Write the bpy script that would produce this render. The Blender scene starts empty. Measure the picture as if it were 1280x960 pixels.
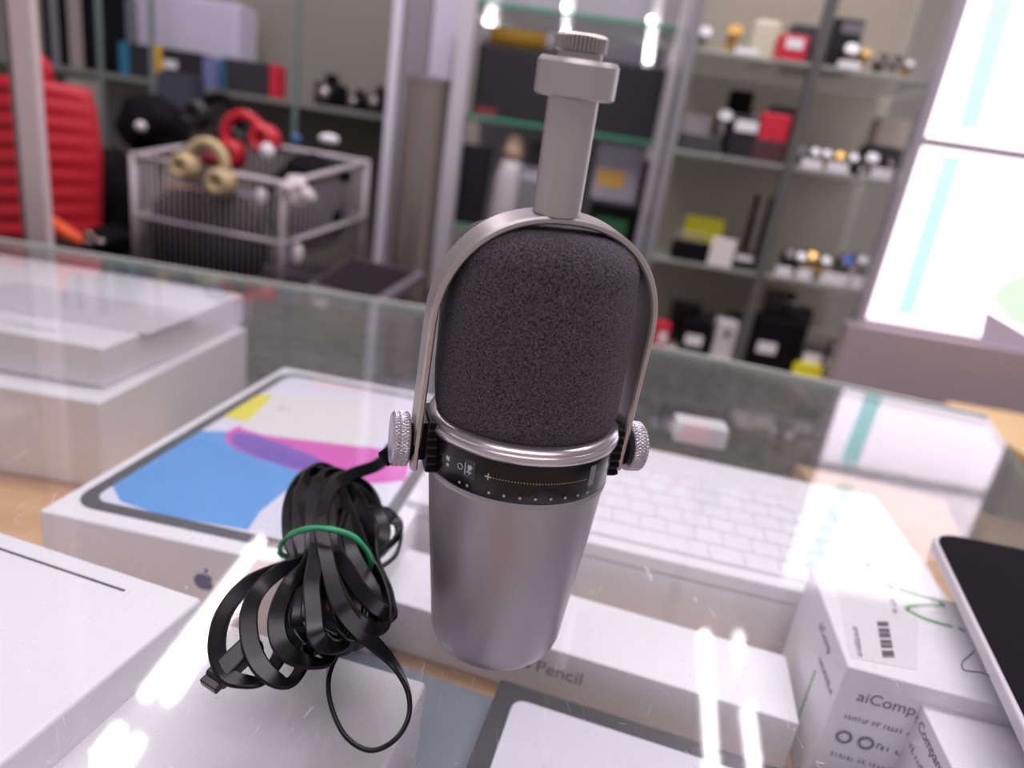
import bpy, bmesh, math, random
from mathutils import Vector, Matrix, noise
random.seed(7)
SC = bpy.context.scene
COL = SC.collection
V = Vector
R = math.radians

# ------------------------------------------------------------------ camera
F, PITCH, ROLL = 830.0, R(18.5), R(8.8)
fw = V((0, math.cos(PITCH), -math.sin(PITCH)))
rt0 = V((1, 0, 0)); up0 = rt0.cross(fw)
CR = rt0*math.cos(ROLL) + up0*math.sin(ROLL)
CU = -rt0*math.sin(ROLL) + up0*math.cos(ROLL)
def ray(px, py): return CR*((px-640)/F) - CU*((py-480)/F) + fw
CAM = -ray(617, 790)*0.262
cam_d = bpy.data.cameras.new('camera'); cam = bpy.data.objects.new('camera', cam_d); COL.objects.link(cam)
cam_d.sensor_width = 36; cam_d.lens = 36*F/1280; cam_d.clip_start = .01; cam_d.clip_end = 50
m = Matrix((CR, CU, -fw)).transposed().to_4x4(); m.translation = CAM; cam.matrix_world = m
cam_d.dof.use_dof = True; cam_d.dof.focus_distance = .222; cam_d.dof.aperture_fstop = 6.0
SC.camera = cam

# ------------------------------------------------------------------ light and exposure
w = bpy.data.worlds.new('world'); SC.world = w; w.use_nodes = True
w.node_tree.nodes['Background'].inputs[0].default_value = (.93, .86, .95, 1)
w.node_tree.nodes['Background'].inputs[1].default_value = .42
SC.view_settings.view_transform = 'Standard'; SC.view_settings.look = 'None'
SC.view_settings.gamma = 1; SC.view_settings.use_curve_mapping = False
SC.view_settings.exposure = 0.0
SC.cycles.use_denoising = True
SC.cycles.max_bounces = 8; SC.cycles.transparent_max_bounces = 16
SC.cycles.sample_clamp_indirect = 4
SC.cycles.caustics_reflective = False; SC.cycles.caustics_refractive = False
TUBE_STRENGTH = 22.0
def area(name, loc, rot, sx, sy, power, col=(1, .95, 1)):
    d = bpy.data.lights.new(name, 'AREA'); d.shape = 'RECTANGLE'; d.size = sx; d.size_y = sy
    d.energy = power; d.color = col
    o = bpy.data.objects.new(name, d); COL.objects.link(o); o.location = loc; o.rotation_euler = rot
    return o
area('ceiling_light_bank', (.1, -.9, 1.45), (R(-22), 0, 0), 1.6, 1.0, 18)
area('aisle_light_bank', (.1, .55, 1.5), (R(18), 0, 0), 2.0, .5, 30)

# ------------------------------------------------------------------ pixel helpers (measured positions on real planes)
def at(px, py, z=0.0):
    r = ray(px, py); return CAM + r*((z-CAM.z)/r.z)
YAW = R(-4.5)
LX = V((math.cos(YAW), math.sin(YAW), 0)); LY = V((-math.sin(YAW), math.cos(YAW), 0)); LZ = V((0, 0, 1))
def atL(px, py, Y):              # point on the plane at room depth Y
    r = ray(px, py); return CAM + r*((Y-CAM.dot(LY))/r.dot(LY))
def loc(p): return p.dot(LX), p.dot(LY), p.z
def W(x, y, z): return LX*x + LY*y + LZ*z

# ------------------------------------------------------------------ materials
def lin(c):
    return tuple(((v/255)/12.92 if v/255 <= .04045 else ((v/255+.055)/1.055)**2.4) for v in c)
MATS = {}
def mat(name, rgb, rough=.5, metal=0.0, bump=0.0, bscale=200, vary=0.0, vscale=20, alpha=1.0, emit=0.0, spec=.5, coat=0.0, trans=0.0):
    if name in MATS: return MATS[name]
    mt = bpy.data.materials.new(name); mt.use_nodes = True; nt = mt.node_tree; b = nt.nodes['Principled BSDF']
    c = lin(rgb) + (1,)
    b.inputs['Base Color'].default_value = c; b.inputs['Roughness'].default_value = rough
    b.inputs['Metallic'].default_value = metal; b.inputs['Alpha'].default_value = alpha
    b.inputs['Specular IOR Level'].default_value = spec; b.inputs['Coat Weight'].default_value = coat
    b.inputs['Transmission Weight'].default_value = trans
    if emit:
        b.inputs['Emission Color'].default_value = c; b.inputs['Emission Strength'].default_value = emit
    tc = nt.nodes.new('ShaderNodeTexCoord')
    if vary:
        n = nt.nodes.new('ShaderNodeTexNoise'); n.inputs['Scale'].default_value = vscale; n.inputs['Detail'].default_value = 4
        mx = nt.nodes.new('ShaderNodeMix'); mx.data_type = 'RGBA'
        nt.links.new(tc.outputs['Object'], n.inputs['Vector']); nt.links.new(n.outputs['Fac'], mx.inputs['Factor'])
        mx.inputs['A'].default_value = tuple(max(0, v*(1-vary)) for v in c[:3])+(1,)
        mx.inputs['B'].default_value = tuple(min(1, v*(1+vary)) for v in c[:3])+(1,)
        nt.links.new(mx.outputs['Result'], b.inputs['Base Color'])
    if bump:
        n = nt.nodes.new('ShaderNodeTexNoise'); n.inputs['Scale'].default_value = bscale; n.inputs['Detail'].default_value = 3
        bp = nt.nodes.new('ShaderNodeBump'); bp.inputs['Strength'].default_value = bump; bp.inputs['Distance'].default_value = .001
        nt.links.new(tc.outputs['Object'], n.inputs['Vector']); nt.links.new(n.outputs['Fac'], bp.inputs['Height'])
        nt.links.new(bp.outputs['Normal'], b.inputs['Normal'])
    MATS[name] = mt; return mt

def glass_mat(name, tint=(1, 1, 1), dust=.0, scratches=False, refl=1.0):
    mt = bpy.data.materials.new(name); mt.use_nodes = True; nt = mt.node_tree; N = nt.nodes; L = nt.links
    N.clear(); out = N.new('ShaderNodeOutputMaterial')
    tr = N.new('ShaderNodeBsdfTransparent'); tr.inputs[0].default_value = tint+(1,)
    gl = N.new('ShaderNodeBsdfGlossy'); gl.inputs['Roughness'].default_value = .035; gl.inputs['Color'].default_value = (1, 1, 1, 1)
    df = N.new('ShaderNodeBsdfDiffuse'); df.inputs[0].default_value = (.85, .82, .88, 1)
    lw = N.new('ShaderNodeLayerWeight'); lw.inputs['Blend'].default_value = .5
    p = N.new('ShaderNodeMath'); p.operation = 'POWER'; p.inputs[1].default_value = 5; L.new(lw.outputs['Facing'], p.inputs[0])
    ma = N.new('ShaderNodeMath'); ma.operation = 'MULTIPLY_ADD'; ma.inputs[1].default_value = .96*refl; ma.inputs[2].default_value = .04*refl
    L.new(p.outputs[0], ma.inputs[0])
    mx = N.new('ShaderNodeMixShader'); L.new(ma.outputs[0], mx.inputs[0]); L.new(tr.outputs[0], mx.inputs[1]); L.new(gl.outputs[0], mx.inputs[2])
    fin = mx.outputs[0]
    if dust or scratches:
        md = N.new('ShaderNodeMixShader'); L.new(fin, md.inputs[1]); L.new(df.outputs[0], md.inputs[2]); md.inputs[0].default_value = dust
        tc = N.new('ShaderNodeTexCoord')
        nz = N.new('ShaderNodeTexNoise'); nz.inputs['Scale'].default_value = 9; nz.inputs['Detail'].default_value = 6
        L.new(tc.outputs['Object'], nz.inputs['Vector'])
        acc = None
        if scratches:
            for k, (ang, sc_) in enumerate(((37, 30), (-22, 24), (71, 34), (12, 20), (-58, 40))):
                mp = N.new('ShaderNodeMapping'); mp.inputs['Rotation'].default_value = (0, 0, R(ang)); mp.inputs['Location'].default_value = (k*1.7, k*.9, 0)
                mp.inputs['Scale'].default_value = (3, 1, 1)
                L.new(tc.outputs['Object'], mp.inputs['Vector'])
                vo = N.new('ShaderNodeTexVoronoi'); vo.feature = 'DISTANCE_TO_EDGE'; vo.inputs['Scale'].default_value = sc_
                L.new(mp.outputs[0], vo.inputs['Vector'])
                lt = N.new('ShaderNodeMath'); lt.operation = 'LESS_THAN'; lt.inputs[1].default_value = .004
                L.new(vo.outputs['Distance'], lt.inputs[0])
                n2 = N.new('ShaderNodeTexNoise'); n2.inputs['Scale'].default_value = 55+9*k; n2.inputs['Detail'].default_value = 2
                L.new(mp.outputs[0], n2.inputs['Vector'])
                gt = N.new('ShaderNodeMath'); gt.operation = 'GREATER_THAN'; gt.inputs[1].default_value = .63; L.new(n2.outputs['Fac'], gt.inputs[0])
                mu = N.new('ShaderNodeMath'); mu.operation = 'MULTIPLY'; L.new(lt.outputs[0], mu.inputs[0]); L.new(gt.outputs[0], mu.inputs[1])
                if acc is None: acc = mu.outputs[0]
                else:
                    ad = N.new('ShaderNodeMath'); ad.operation = 'MAXIMUM'; L.new(acc, ad.inputs[0]); L.new(mu.outputs[0], ad.inputs[1]); acc = ad.outputs[0]
            sm = N.new('ShaderNodeMath'); sm.operation = 'MULTIPLY_ADD'; sm.inputs[1].default_value = .22; L.new(acc, sm.inputs[0])
            dm = N.new('ShaderNodeMath'); dm.operation = 'MULTIPLY'; dm.inputs[1].default_value = dust*2; L.new(nz.outputs['Fac'], dm.inputs[0])
            L.new(dm.outputs[0], sm.inputs[2]); L.new(sm.outputs[0], md.inputs[0])
        else:
            dm = N.new('ShaderNodeMath'); dm.operation = 'MULTIPLY'; dm.inputs[1].default_value = dust*2; L.new(nz.outputs['Fac'], dm.inputs[0]); L.new(dm.outputs[0], md.inputs[0])
        fin = md.outputs[0]
    L.new(fin, out.inputs[0]); return mt

GLASS_TOP = glass_mat('counter_glass', (.985, .995, .99), .022, True)
GLASS = glass_mat('clear_glass', (.94, .98, .96), .02)
GLASS_EDGE = mat('glass_edge', (176, 196, 186), .2, trans=0, spec=.8)
GREEN_EDGE = mat('green_glass_edge', (70, 150, 120), .25)
WHITE = mat('white_carton', (238, 234, 240), .42, vary=.02, vscale=6)
WHITE2 = mat('matt_white_card', (232, 226, 232), .6, vary=.03, vscale=9)
CREAM = mat('cream_card', (222, 212, 208), .6, vary=.04, vscale=12)
BLACK = mat('black_plastic', (22, 21, 24), .38)
BLACKM = mat('black_matt', (13, 12, 14), .8, spec=.12)
DGREY = mat('dark_grey', (58, 55, 60), .5)
MGREY = mat('mid_grey', (120, 116, 124), .5)
SILVER = mat('silver_paint', (164, 159, 166), .38, .7, bump=.05, bscale=2500)
SILVER2 = mat('satin_aluminium', (186, 178, 178), .36, .75, bump=.03, bscale=1800)
STEEL = mat('brushed_steel', (170, 160, 158), .3, .9)
RIM = mat('polished_ring', (205, 196, 202), .25, .85)
INK = mat('grey_print', (110, 106, 114), .7)
INKD = mat('dark_print', (60, 58, 66), .7)
INKW = mat('white_print', (205, 205, 205), .7)
GOLD = mat('gold_metal', (196, 156, 90), .3, .8)
RED = mat('red_box', (196, 24, 52), .5)
YELLOW = mat('yellow_card', (232, 220, 40), .55)
BEIGE = mat('beige_velvet', (200, 186, 172), .8)
PALE = mat('pale_label', (226, 220, 224), .6)

# ------------------------------------------------------------------ mesh helpers
def newobj(name, verts, faces, m, parent=None, smooth=False, origin=None, mats=None, fmat=None):
    verts = [V(v) for v in verts]
    if origin is None:
        n = len(verts); c = sum(verts, V())/n; origin = V((c.x, c.y, min(v.z for v in verts)))
    me = bpy.data.meshes.new(name); me.from_pydata([v-origin for v in verts], [], faces)
    for mm in (mats or [m]): me.materials.append(mm)
    if fmat:
        for p, k in zip(me.polygons, fmat): p.material_index = k
    if smooth:
        for p in me.polygons: p.use_smooth = True
    me.update()
    o = bpy.data.objects.new(name, me); COL.objects.link(o)
    o.location = origin
    if parent: adopt(o, parent)
    return o
def wloc(o):
    p = V(o.location)
    while o.parent: o = o.parent; p += o.location
    return p
def adopt(o, parent):
    o.parent = parent; o.location = V(o.location) - wloc(parent)
def frommesh(name, bm, m, parent=None, smooth=False, origin=None, mats=None):
    bm.normal_update(); bmesh.ops.recalc_face_normals(bm, faces=bm.faces)
    bm.verts.index_update()
    vs = [v.co.copy() for v in bm.verts]; fs = [[v.index for v in f.verts] for f in bm.faces]; fm = [f.material_index for f in bm.faces]
    bm.free()
    return newobj(name, vs, fs, m, parent, smooth, origin, mats, fm)
def tag(o, label=None, cat=None, group=None, kind=None):
    if label: o['label'] = label
    if cat: o['category'] = cat
    if group: o['group'] = group
    if kind: o['kind'] = kind
    return o
def thing(name, label, cat, p, group=None):
    o = bpy.data.objects.new(name, None); COL.objects.link(o); o.location = p; o.empty_display_size = .02
    return tag(o, label, cat, group)
def bev(o, wd, seg=2):
    md = o.modifiers.new('bevel', 'BEVEL'); md.width = wd; md.segments = seg; md.limit_method = 'ANGLE'; md.angle_limit = R(35)
    for p in o.data.polygons: p.use_smooth = True
    try:
        md.harden_normals = True
    except Exception: pass
    return o
BOXF = [(0, 3, 2, 1), (4, 5, 6, 7), (0, 1, 5, 4), (1, 2, 6, 5), (2, 3, 7, 6), (3, 0, 4, 7)]
def hexa(name, b4, t4, m, parent=None, bw=0, seg=2):   # bottom 4 corners, top 4 corners (ccw)
    o = newobj(name, list(b4)+list(t4), BOXF, m, parent)
    return bev(o, bw, seg) if bw else o
def boxo(name, c, ex, ey, w_, d_, h_, m, parent=None, bw=0, seg=2):  # c = base centre
    a = ex*(w_/2); b = ey*(d_/2); z = LZ*h_
    q = [c-a-b, c+a-b, c+a+b, c-a+b]
    return hexa(name, q, [p+z for p in q], m, parent, bw, seg)
def lbox(name, x0, x1, y0, y1, z0, z1, m, parent=None, bw=0):        # in the room frame
    q = [W(x0, y0, z0), W(x1, y0, z0), W(x1, y1, z0), W(x0, y1, z0)]
    return hexa(name, q, [p+LZ*(z1-z0) for p in q], m, parent, bw)
def bm_box(bm, c, ex, ey, ez, mi=0):   # centre, half vectors
    vs = [bm.verts.new(c+ex*sx+ey*sy+ez*sz) for sz in (-1, 1) for sx, sy in ((-1, -1), (1, -1), (1, 1), (-1, 1))]
    for f in BOXF:
        fc = bm.faces.new([vs[i] for i in f]); fc.material_index = mi
def bm_cyl(bm, p, q, r, seg=10, r2=None):
    d = (q-p); L_ = d.length; d.normalize(); a = d.orthogonal().normalized(); b = d.cross(a); r2 = r if r2 is None else r2
    A = [bm.verts.new(p+a*(r*math.cos(t))+b*(r*math.sin(t))) for t in [2*math.pi*i/seg for i in range(seg)]]
    B = [bm.verts.new(q+a*(r2*math.cos(t))+b*(r2*math.sin(t))) for t in [2*math.pi*i/seg for i in range(seg)]]
    for i in range(seg): bm.faces.new((A[i], A[(i+1) % seg], B[(i+1) % seg], B[i]))
    bm.faces.new(A[::-1]); bm.faces.new(B)
def bm_torus(bm, c, n, r, rr, seg=20, s2=8, flat=1.0):
    n = n.normalized(); a = n.orthogonal().normalized(); b = n.cross(a); rings = []
    for i in range(seg):
        t = 2*math.pi*i/seg; d = a*math.cos(t)+b*math.sin(t)
        rings.append([bm.verts.new(c+d*(r+rr*math.cos(u))+n*(rr*flat*math.sin(u))) for u in [2*math.pi*j/s2 for j in range(s2)]])
    for i in range(seg):
        for j in range(s2):
            bm.faces.new((rings[i][j], rings[(i+1) % seg][j], rings[(i+1) % seg][(j+1) % s2], rings[i][(j+1) % s2]))
def bm_lathe(bm, o, ax, prof, seg=48):     # prof: (r, h)
    ax = ax.normalized(); a = ax.orthogonal().normalized(); b = ax.cross(a); rings = []
    for r_, h_ in prof:
        if r_ < 1e-6: rings.append([bm.verts.new(o+ax*h_)])
        else: rings.append([bm.verts.new(o+ax*h_+(a*math.cos(2*math.pi*i/seg)+b*math.sin(2*math.pi*i/seg))*r_) for i in range(seg)])
    for A, B in zip(rings, rings[1:]):
        for i in range(seg):
            j = (i+1) % seg
            if len(A) == 1: bm.faces.new((A[0], B[i], B[j]))
            elif len(B) == 1: bm.faces.new((A[i], A[j], B[0]))
            else: bm.faces.new((A[i], A[j], B[j], B[i]))
def lathe(name, o, ax, prof, m, parent=None, seg=48, smooth=True):
    bm = bmesh.new(); bm_lathe(bm, o, ax, prof, seg); ob = frommesh(name, bm, m, parent, smooth)
    return ob
def smooth_angle(o, a=35):
    md = o.modifiers.new('edge', 'EDGE_SPLIT'); md.split_angle = R(a); return o
def prism(name, pts, t, m, parent=None, n=LZ, bw=0):     # closed 3-D polygon extruded along n
    k = len(pts); pts = [V(p) for p in pts]
    o = newobj(name, pts+[p+n*t for p in pts], [tuple(range(k))[::-1], tuple(range(k, 2*k))]+[(i, (i+1) % k, k+(i+1) % k, k+i) for i in range(k)], m, parent)
    return bev(o, bw) if bw else o
def text(name, s, o, ex, ey, size, m, parent, ext=.00003, align='LEFT', sx=1.0):
    cu = bpy.data.curves.new(name, 'FONT'); cu.body = s; cu.size = size; cu.extrude = ext; cu.align_x = align; cu.materials.append(m)
    tmp = bpy.data.objects.new(name, cu); COL.objects.link(tmp)
    bpy.context.view_layer.update()
    me = bpy.data.meshes.new_from_object(tmp.evaluated_get(bpy.context.evaluated_depsgraph_get()))
    bpy.data.objects.remove(tmp); me.name = name
    ob = bpy.data.objects.new(name, me); COL.objects.link(ob)
    ex = ex.normalized(); ey = (ey-ex*ey.dot(ex)).normalized(); ez = ex.cross(ey)
    mt = Matrix((ex*sx, ey, ez)).transposed().to_4x4()
    ob.parent = parent
    mt.translation = V(o)-wloc(parent); ob.matrix_local = mt
    return ob
def fine_print(n, o, ex, ey, size, m, parent):      # a line of print too small to read: n uneven little strokes
    ex = ex.normalized(); ey = (ey-ex*ey.dot(ex)).normalized(); ez = ex.cross(ey); rr = random.Random(n*7+3); bm = bmesh.new(); x = 0
    for i in range(n):
        if rr.random() < .14: x += size*.35
        w_ = size*rr.uniform(.08, .2); h_ = size*rr.uniform(.38, .62)
        bm_box(bm, o+ex*(x+w_)+ey*(h_/2), ex*(w_*.55), ey*(h_/2), ez*.00004); x += w_*2+size*.12
        if rr.random() < .5: bm_box(bm, o+ex*(x-size*.1)+ey*(h_*rr.choice((.1, .9))), ex*(size*.14), ey*(size*.05), ez*.00004)
    return frommesh('printed_line', bm, m, parent)
def lerp(a, b, t): return a+(b-a)*t
def catmull(pts, n=8, closed=False):
    out = []; k = len(pts); rng = range(k if closed else k-1)
    for i in rng:
        g = lambda j: pts[j % k] if closed else pts[max(0, min(k-1, j))]
        p0, p1, p2, p3 = g(i-1), g(i), g(i+1), g(i+2)
        for s in range(n):
            t = s/n
            out.append(.5*((2*p1)+(p2-p0)*t+(2*p0-5*p1+4*p2-p3)*t*t+(3*p1-p0-3*p2+p3)*t**3))
    if not closed: out.append(pts[-1])
    return out
def tube(name, pts, r, m, parent=None, seg=8, closed=False):
    bm = bmesh.new(); k = len(pts); prev = None; rings = []
    for i, p in enumerate(pts):
        a = pts[(i+1) % k] if (closed or i < k-1) else p; b = pts[i-1] if (closed or i > 0) else p
        t = (a-b).normalized()
        if prev is None: u = t.orthogonal().normalized()
        else: u = (prev-t*prev.dot(t)).normalized()
        prev = u; v = t.cross(u)
        rings.append([bm.verts.new(p+u*(r*math.cos(x))+v*(r*math.sin(x))) for x in [2*math.pi*j/seg for j in range(seg)]])
    for i in range(k if closed else k-1):
        A, B = rings[i], rings[(i+1) % k]
        for j in range(seg): bm.faces.new((A[j], A[(j+1) % seg], B[(j+1) % seg], B[j]))
    if not closed: bm.faces.new(rings[0][::-1]); bm.faces.new(rings[-1])
    return frommesh(name, bm, m, parent, True)

# ================================================================== THE ROOM
FLOOR_Z = -.92; CEIL_Z = 1.6
tile = mat('shop_floor', (150, 140, 132), .5, vary=.08, vscale=3)
wallm = mat('shop_wall', (186, 178, 174), .8, vary=.04, vscale=2)
ceilm = mat('ceiling_white', (214, 208, 214), .9, vary=.02, vscale=2)
tag(lbox('floor', -3, 3, -1.6, 3.6, FLOOR_Z-.1, FLOOR_Z, tile), kind='structure')
tag(lbox('ceiling', -3, 3, -1.6, 3.6, CEIL_Z, CEIL_Z+.1, ceilm), kind='structure')
tag(lbox('wall_back', -3, 3, 3.5, 3.6, FLOOR_Z, CEIL_Z, wallm), kind='structure')

tube_em = mat('tube_light', (255, 246, 255), .5, emit=TUBE_STRENGTH)
for k, (p, q, lab) in enumerate((
        ((-1.0, 1.40), (-1.0, 2.30), 'longest fluorescent tube mirrored beside the black cable'),
        ((-.925, 1.40), (-.925, 1.95), 'second fluorescent tube mirrored beside the black cable'),
        ((-1.0, .95), (-1.0, 1.27), 'short fluorescent tube mirrored lowest at the left of the glass'),
        ((-.925, .93), (-.925, 1.24), 'short fluorescent tube mirrored right of the lowest one on the left'),
        ((.77, 1.2), (.95, 2.13), 'left fluorescent ceiling tube of the pair over the shelves of watches'),
        ((.915, 1.22), (1.10, 2.16), 'right fluorescent ceiling tube of the pair over the shelves of watches'))):
    P = V((p[0], p[1], CEIL_Z-.035)); Q = V((q[0], q[1], CEIL_Z-.035)); d = (Q-P).normalized(); s = d.cross(LZ)
    t = thing('ceiling_light', lab, 'ceiling light', lerp(P, Q, .5)+LZ*-.02, 'fluorescent tubes under the ceiling')
    bm = bmesh.new(); bm_cyl(bm, P, Q, .02, 12); frommesh('tube', bm, tube_em, t, True)
    bm = bmesh.new(); bm_box(bm, lerp(P, Q, .5)+LZ*.0275, d*((Q-P).length/2+.03), s*.035, LZ*.0075); frommesh('housing', bm, WHITE2, t)

t = thing('ceiling_light', 'broad warm glowing ceiling panel above the left fluorescent tubes', 'ceiling light', V((-.95, 1.9, CEIL_Z-.012)))
lbox('diffuser', -1.165, -1.07, 1.62, 2.25, CEIL_Z-.012, CEIL_Z-.006, mat('diffuser_glow', (255, 228, 220), .6, emit=5.0), t, .002)
lbox('housing', -1.17, -1.065, 1.61, 2.26, CEIL_Z-.0055, CEIL_Z-.0005, WHITE2, t)

# ================================================================== GLASS COUNTER
case_floor = -.118; riser_z = -.09
wood = bpy.data.materials.new('case_wood'); wood.use_nodes = True
nt = wood.node_tree; b = nt.nodes['Principled BSDF']; b.inputs['Roughness'].default_value = .45
tc = nt.nodes.new('ShaderNodeTexCoord'); mp = nt.nodes.new('ShaderNodeMapping'); mp.inputs['Scale'].default_value = (2, 22, 6)
nz = nt.nodes.new('ShaderNodeTexNoise'); nz.inputs['Scale'].default_value = 4; nz.inputs['Detail'].default_value = 6
cr = nt.nodes.new('ShaderNodeValToRGB'); cr.color_ramp.elements[0].color = lin((176, 128, 88))+(1,); cr.color_ramp.elements[1].color = lin((226, 184, 138))+(1,)
nt.links.new(tc.outputs['Object'], mp.inputs[0]); nt.links.new(mp.outputs[0], nz.inputs['Vector']); nt.links.new(nz.outputs['Fac'], cr.inputs[0]); nt.links.new(cr.outputs[0], b.inputs['Base Color'])
case = thing('display_case', 'low glass topped display counter holding white cartons on a wooden base', 'display case', (0, .1, FLOOR_Z))
top_pts = [V(p) for p in ((-1.0, -.42, -.005), (.40, -.42, -.005), (.36, .15, -.005), (.416, .296, -.005), (.476, .435, -.005), (.15, .514, -.005), (-.12, .53, -.005), (-1.0, .55, -.005))]
k = len(top_pts)
topo = newobj('glass_top', top_pts+[p+LZ*.005 for p in top_pts],
              [tuple(range(k))[::-1], tuple(range(k, 2*k))]+[(i, (i+1) % k, k+(i+1) % k, k+i) for i in range(k)], None, case,
              mats=[GLASS_TOP, GLASS_EDGE], fmat=[0, 0]+[1]*k)
ins = [p.copy() for p in top_pts]
def poly_off(pts, d):
    c = sum(pts, V())/len(pts); return [p+(c-p).normalized()*d for p in pts]
base = poly_off(ins, .004)
prism('wooden_base', [V((p.x, p.y, case_floor-.03)) for p in base], .03, wood, case)
prism('cabinet_body', [V((p.x, p.y, FLOOR_Z)) for p in poly_off(ins, .012)], case_floor-.03-FLOOR_Z, mat('counter_body', (196, 176, 156), .5, vary=.05), case)
backm = bpy.data.materials.new('cloudy_back'); backm.use_nodes = True
nt = backm.node_tree; b = nt.nodes['Principled BSDF']; b.inputs['Roughness'].default_value = .35
nz = nt.nodes.new('ShaderNodeTexNoise'); nz.inputs['Scale'].default_value = 22; nz.inputs['Detail'].default_value = 5
cr = nt.nodes.new('ShaderNodeValToRGB'); cr.color_ramp.elements[0].color = lin((42, 48, 45))+(1,); cr.color_ramp.elements[1].color = lin((118, 122, 118))+(1,)
cr.color_ramp.elements[0].position = .35; cr.color_ramp.elements[1].position = .7
nt.links.new(nz.outputs['Fac'], cr.inputs[0]); nt.links.new(cr.outputs[0], b.inputs['Base Color'])
for i in (4, 5, 6):   # back panes
    p, q = top_pts[i], top_pts[i+1]; nrm = LZ.cross(q-p).normalized()*.004
    b4 = [V((v.x, v.y, case_floor)) for v in (p, q, q+nrm, p+nrm)]
    hexa('back_pane', b4, [v+LZ*(-.005-case_floor) for v in b4], backm, case)
for i in (1, 2, 3):
    p, q = top_pts[i], top_pts[i+1]; nrm = LZ.cross(q-p).normalized()*.004
    b4 = [V((v.x, v.y, case_floor)) for v in (p, q, q+nrm, p+nrm)]
    hexa('side_pane', b4, [v+LZ*(-.005-case_floor) for v in b4], GLASS, case)
# dirty white seal along the back edge
for i in (4, 5, 6):
    p, q = top_pts[i], top_pts[i+1]; nrm = LZ.cross(q-p).normalized()
    b4 = [v+LZ*-.006 for v in (p-nrm*.002, q-nrm*.002, q-nrm*.008, p-nrm*.008)]
    hexa('edge_strip', b4, [v+LZ*.0125 for v in b4], mat('edge_trim', (186, 186, 182), .4, vary=.1, vscale=40), case)

prism('raised_board', [V((x_, y_, case_floor+.0005)) for x_, y_ in ((-.5, -.40), (.39, -.40), (.352, .15), (.405, .296), (.455, .42), (.31, .455), (.31, .30), (-.05, .31), (-.05, .055), (-.5, .055))], riser_z-case_floor-.0005, wood, case)
prism('grey_liner', [V(q) for q in ((-.9, .345, case_floor), (.30, .325, case_floor), (.30, .45, case_floor), (.15, .505, case_floor), (-.12, .52, case_floor), (-.9, .54, case_floor))], .002, backm, case)

# ---- cartons in the counter
def carton(name, label, corner, yaw, w_, d_, ztop, zbot, m, group=None, bw=.002, anchor='fl', lid=None):
    """corner: front-left (fl) or front-right (fr) corner seen in the photo"""
    ex = V((math.cos(yaw), math.sin(yaw), 0)); ey = V((-ex.y, ex.x, 0))
    o = V((corner.x, corner.y, 0))
    if anchor == 'fr': o = o-ex*w_
    if anchor == 'bl': o = o-ey*d_
    if anchor == 'br': o = o-ey*d_-ex*w_
    c = o+ex*w_/2+ey*d_/2
    t = thing(name, label, 'box', V((c.x, c.y, zbot)), group)
    if lid:
        boxo('box_body', V((c.x, c.y, zbot)), ex, ey, w_-.003, d_-.003, ztop-zbot-lid-.0008, m, t, bw)
        boxo('lid', V((c.x, c.y, ztop-lid)), ex, ey, w_, d_, lid, m, t, bw)
    else:
        boxo('box_body', V((c.x, c.y, zbot)), ex, ey, w_, d_, ztop-zbot, m, t, bw)
    o.z = ztop
    return t, o, ex, ey
def logo(parent, o, ex, ey, s, m):      # small fruit mark: bitten body and leaf
    pts = []
    for i in range(40):
        a = 2*math.pi*i/40; r_ = .5*(1+.06*math.cos(2*a)-.10*max(0, math.sin(a))**8-.05*max(0, -math.sin(a))**12)
        x, y = r_*math.cos(a), r_*math.sin(a)*1.02
        d = math.hypot(x-.60, y-.08)
        if d < .24: x = .60-(math.sqrt(max(0, .24**2-(y-.08)**2)))
        pts.append(o+ex*(x*s)+ey*(y*s))
    n = ex.cross(ey)
    prism('printed_logo', pts, .0001, m, parent, n)
    lp = [o+ex*((.02+.16*t_+.08*math.sin(math.pi*t_)*sg)*s)+ey*((.52+.26*t_-.08*math.sin(math.pi*t_)*sg)*s) for sg, ts in ((1, [0, .25, .5, .75, 1]), (-1, [.75, .5, .25])) for t_ in ts]
    prism('printed_logo', lp, .0001, m, parent, n)

# tablet box with the colourful picture
zt = -.04
tb, o, ex, ey = carton('tablet_box', 'white flat tablet box printed with a blue and magenta screen picture', at(48, 638, zt), R(-5.5), .190, .285, zt, case_floor, WHITE, bw=.0015)
TE, TX, TY = o.copy(), ex, ey
def tp(u, v, z=0): return TE+TX*u+TY*v+LZ*z
def rrect(u0, v0, u1, v1, r, n=6):
    out = []
    for cx, cy, a0 in ((u1-r, v0+r, -90), (u1-r, v1-r, 0), (u0+r, v1-r, 90), (u0+r, v0+r, 180)):
        for i in range(n+1):
            a = R(a0+90*i/n); out.append((cx+r*math.cos(a), cy+r*math.sin(a)))
    return out
FR = (.007, .011, .180, .274)
prism('printed_tablet_frame', [tp(u, v) for u, v in rrect(*FR, .016)], .0002, mat('print_dark_frame', (52, 54, 62), .4), tb)
SCR = (FR[0]+.0085, FR[1]+.0085, FR[2]-.0085, FR[3]-.0085)
prism('printed_screen', [tp(u, v, .0002) for u, v in rrect(*SCR, .01)], .0001, mat('print_screen_white', (226, 222, 240), .4), tb)
def uv(px, py):
    p = at(px, py, zt)-TE; return (max(SCR[0], min(SCR[2], p.dot(TX))), max(SCR[1], min(SCR[3], p.dot(TY))))
def pic(nm, pix, mm, z): return prism(nm, [tp(*uv(*q), .0003+z) for q in pix], .0001, mm, tb)
pic('printed_blue_shape', [(122, 604), (150, 627), (185, 643), (230, 654), (310, 663), (325, 640), (360, 612), (420, 600), (440, 580), (400, 560), (330, 548), (290, 540), (235, 536), (205, 545), (160, 573)], mat('print_blue', (74, 150, 222), .4, vary=.12, vscale=14), 0)
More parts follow.
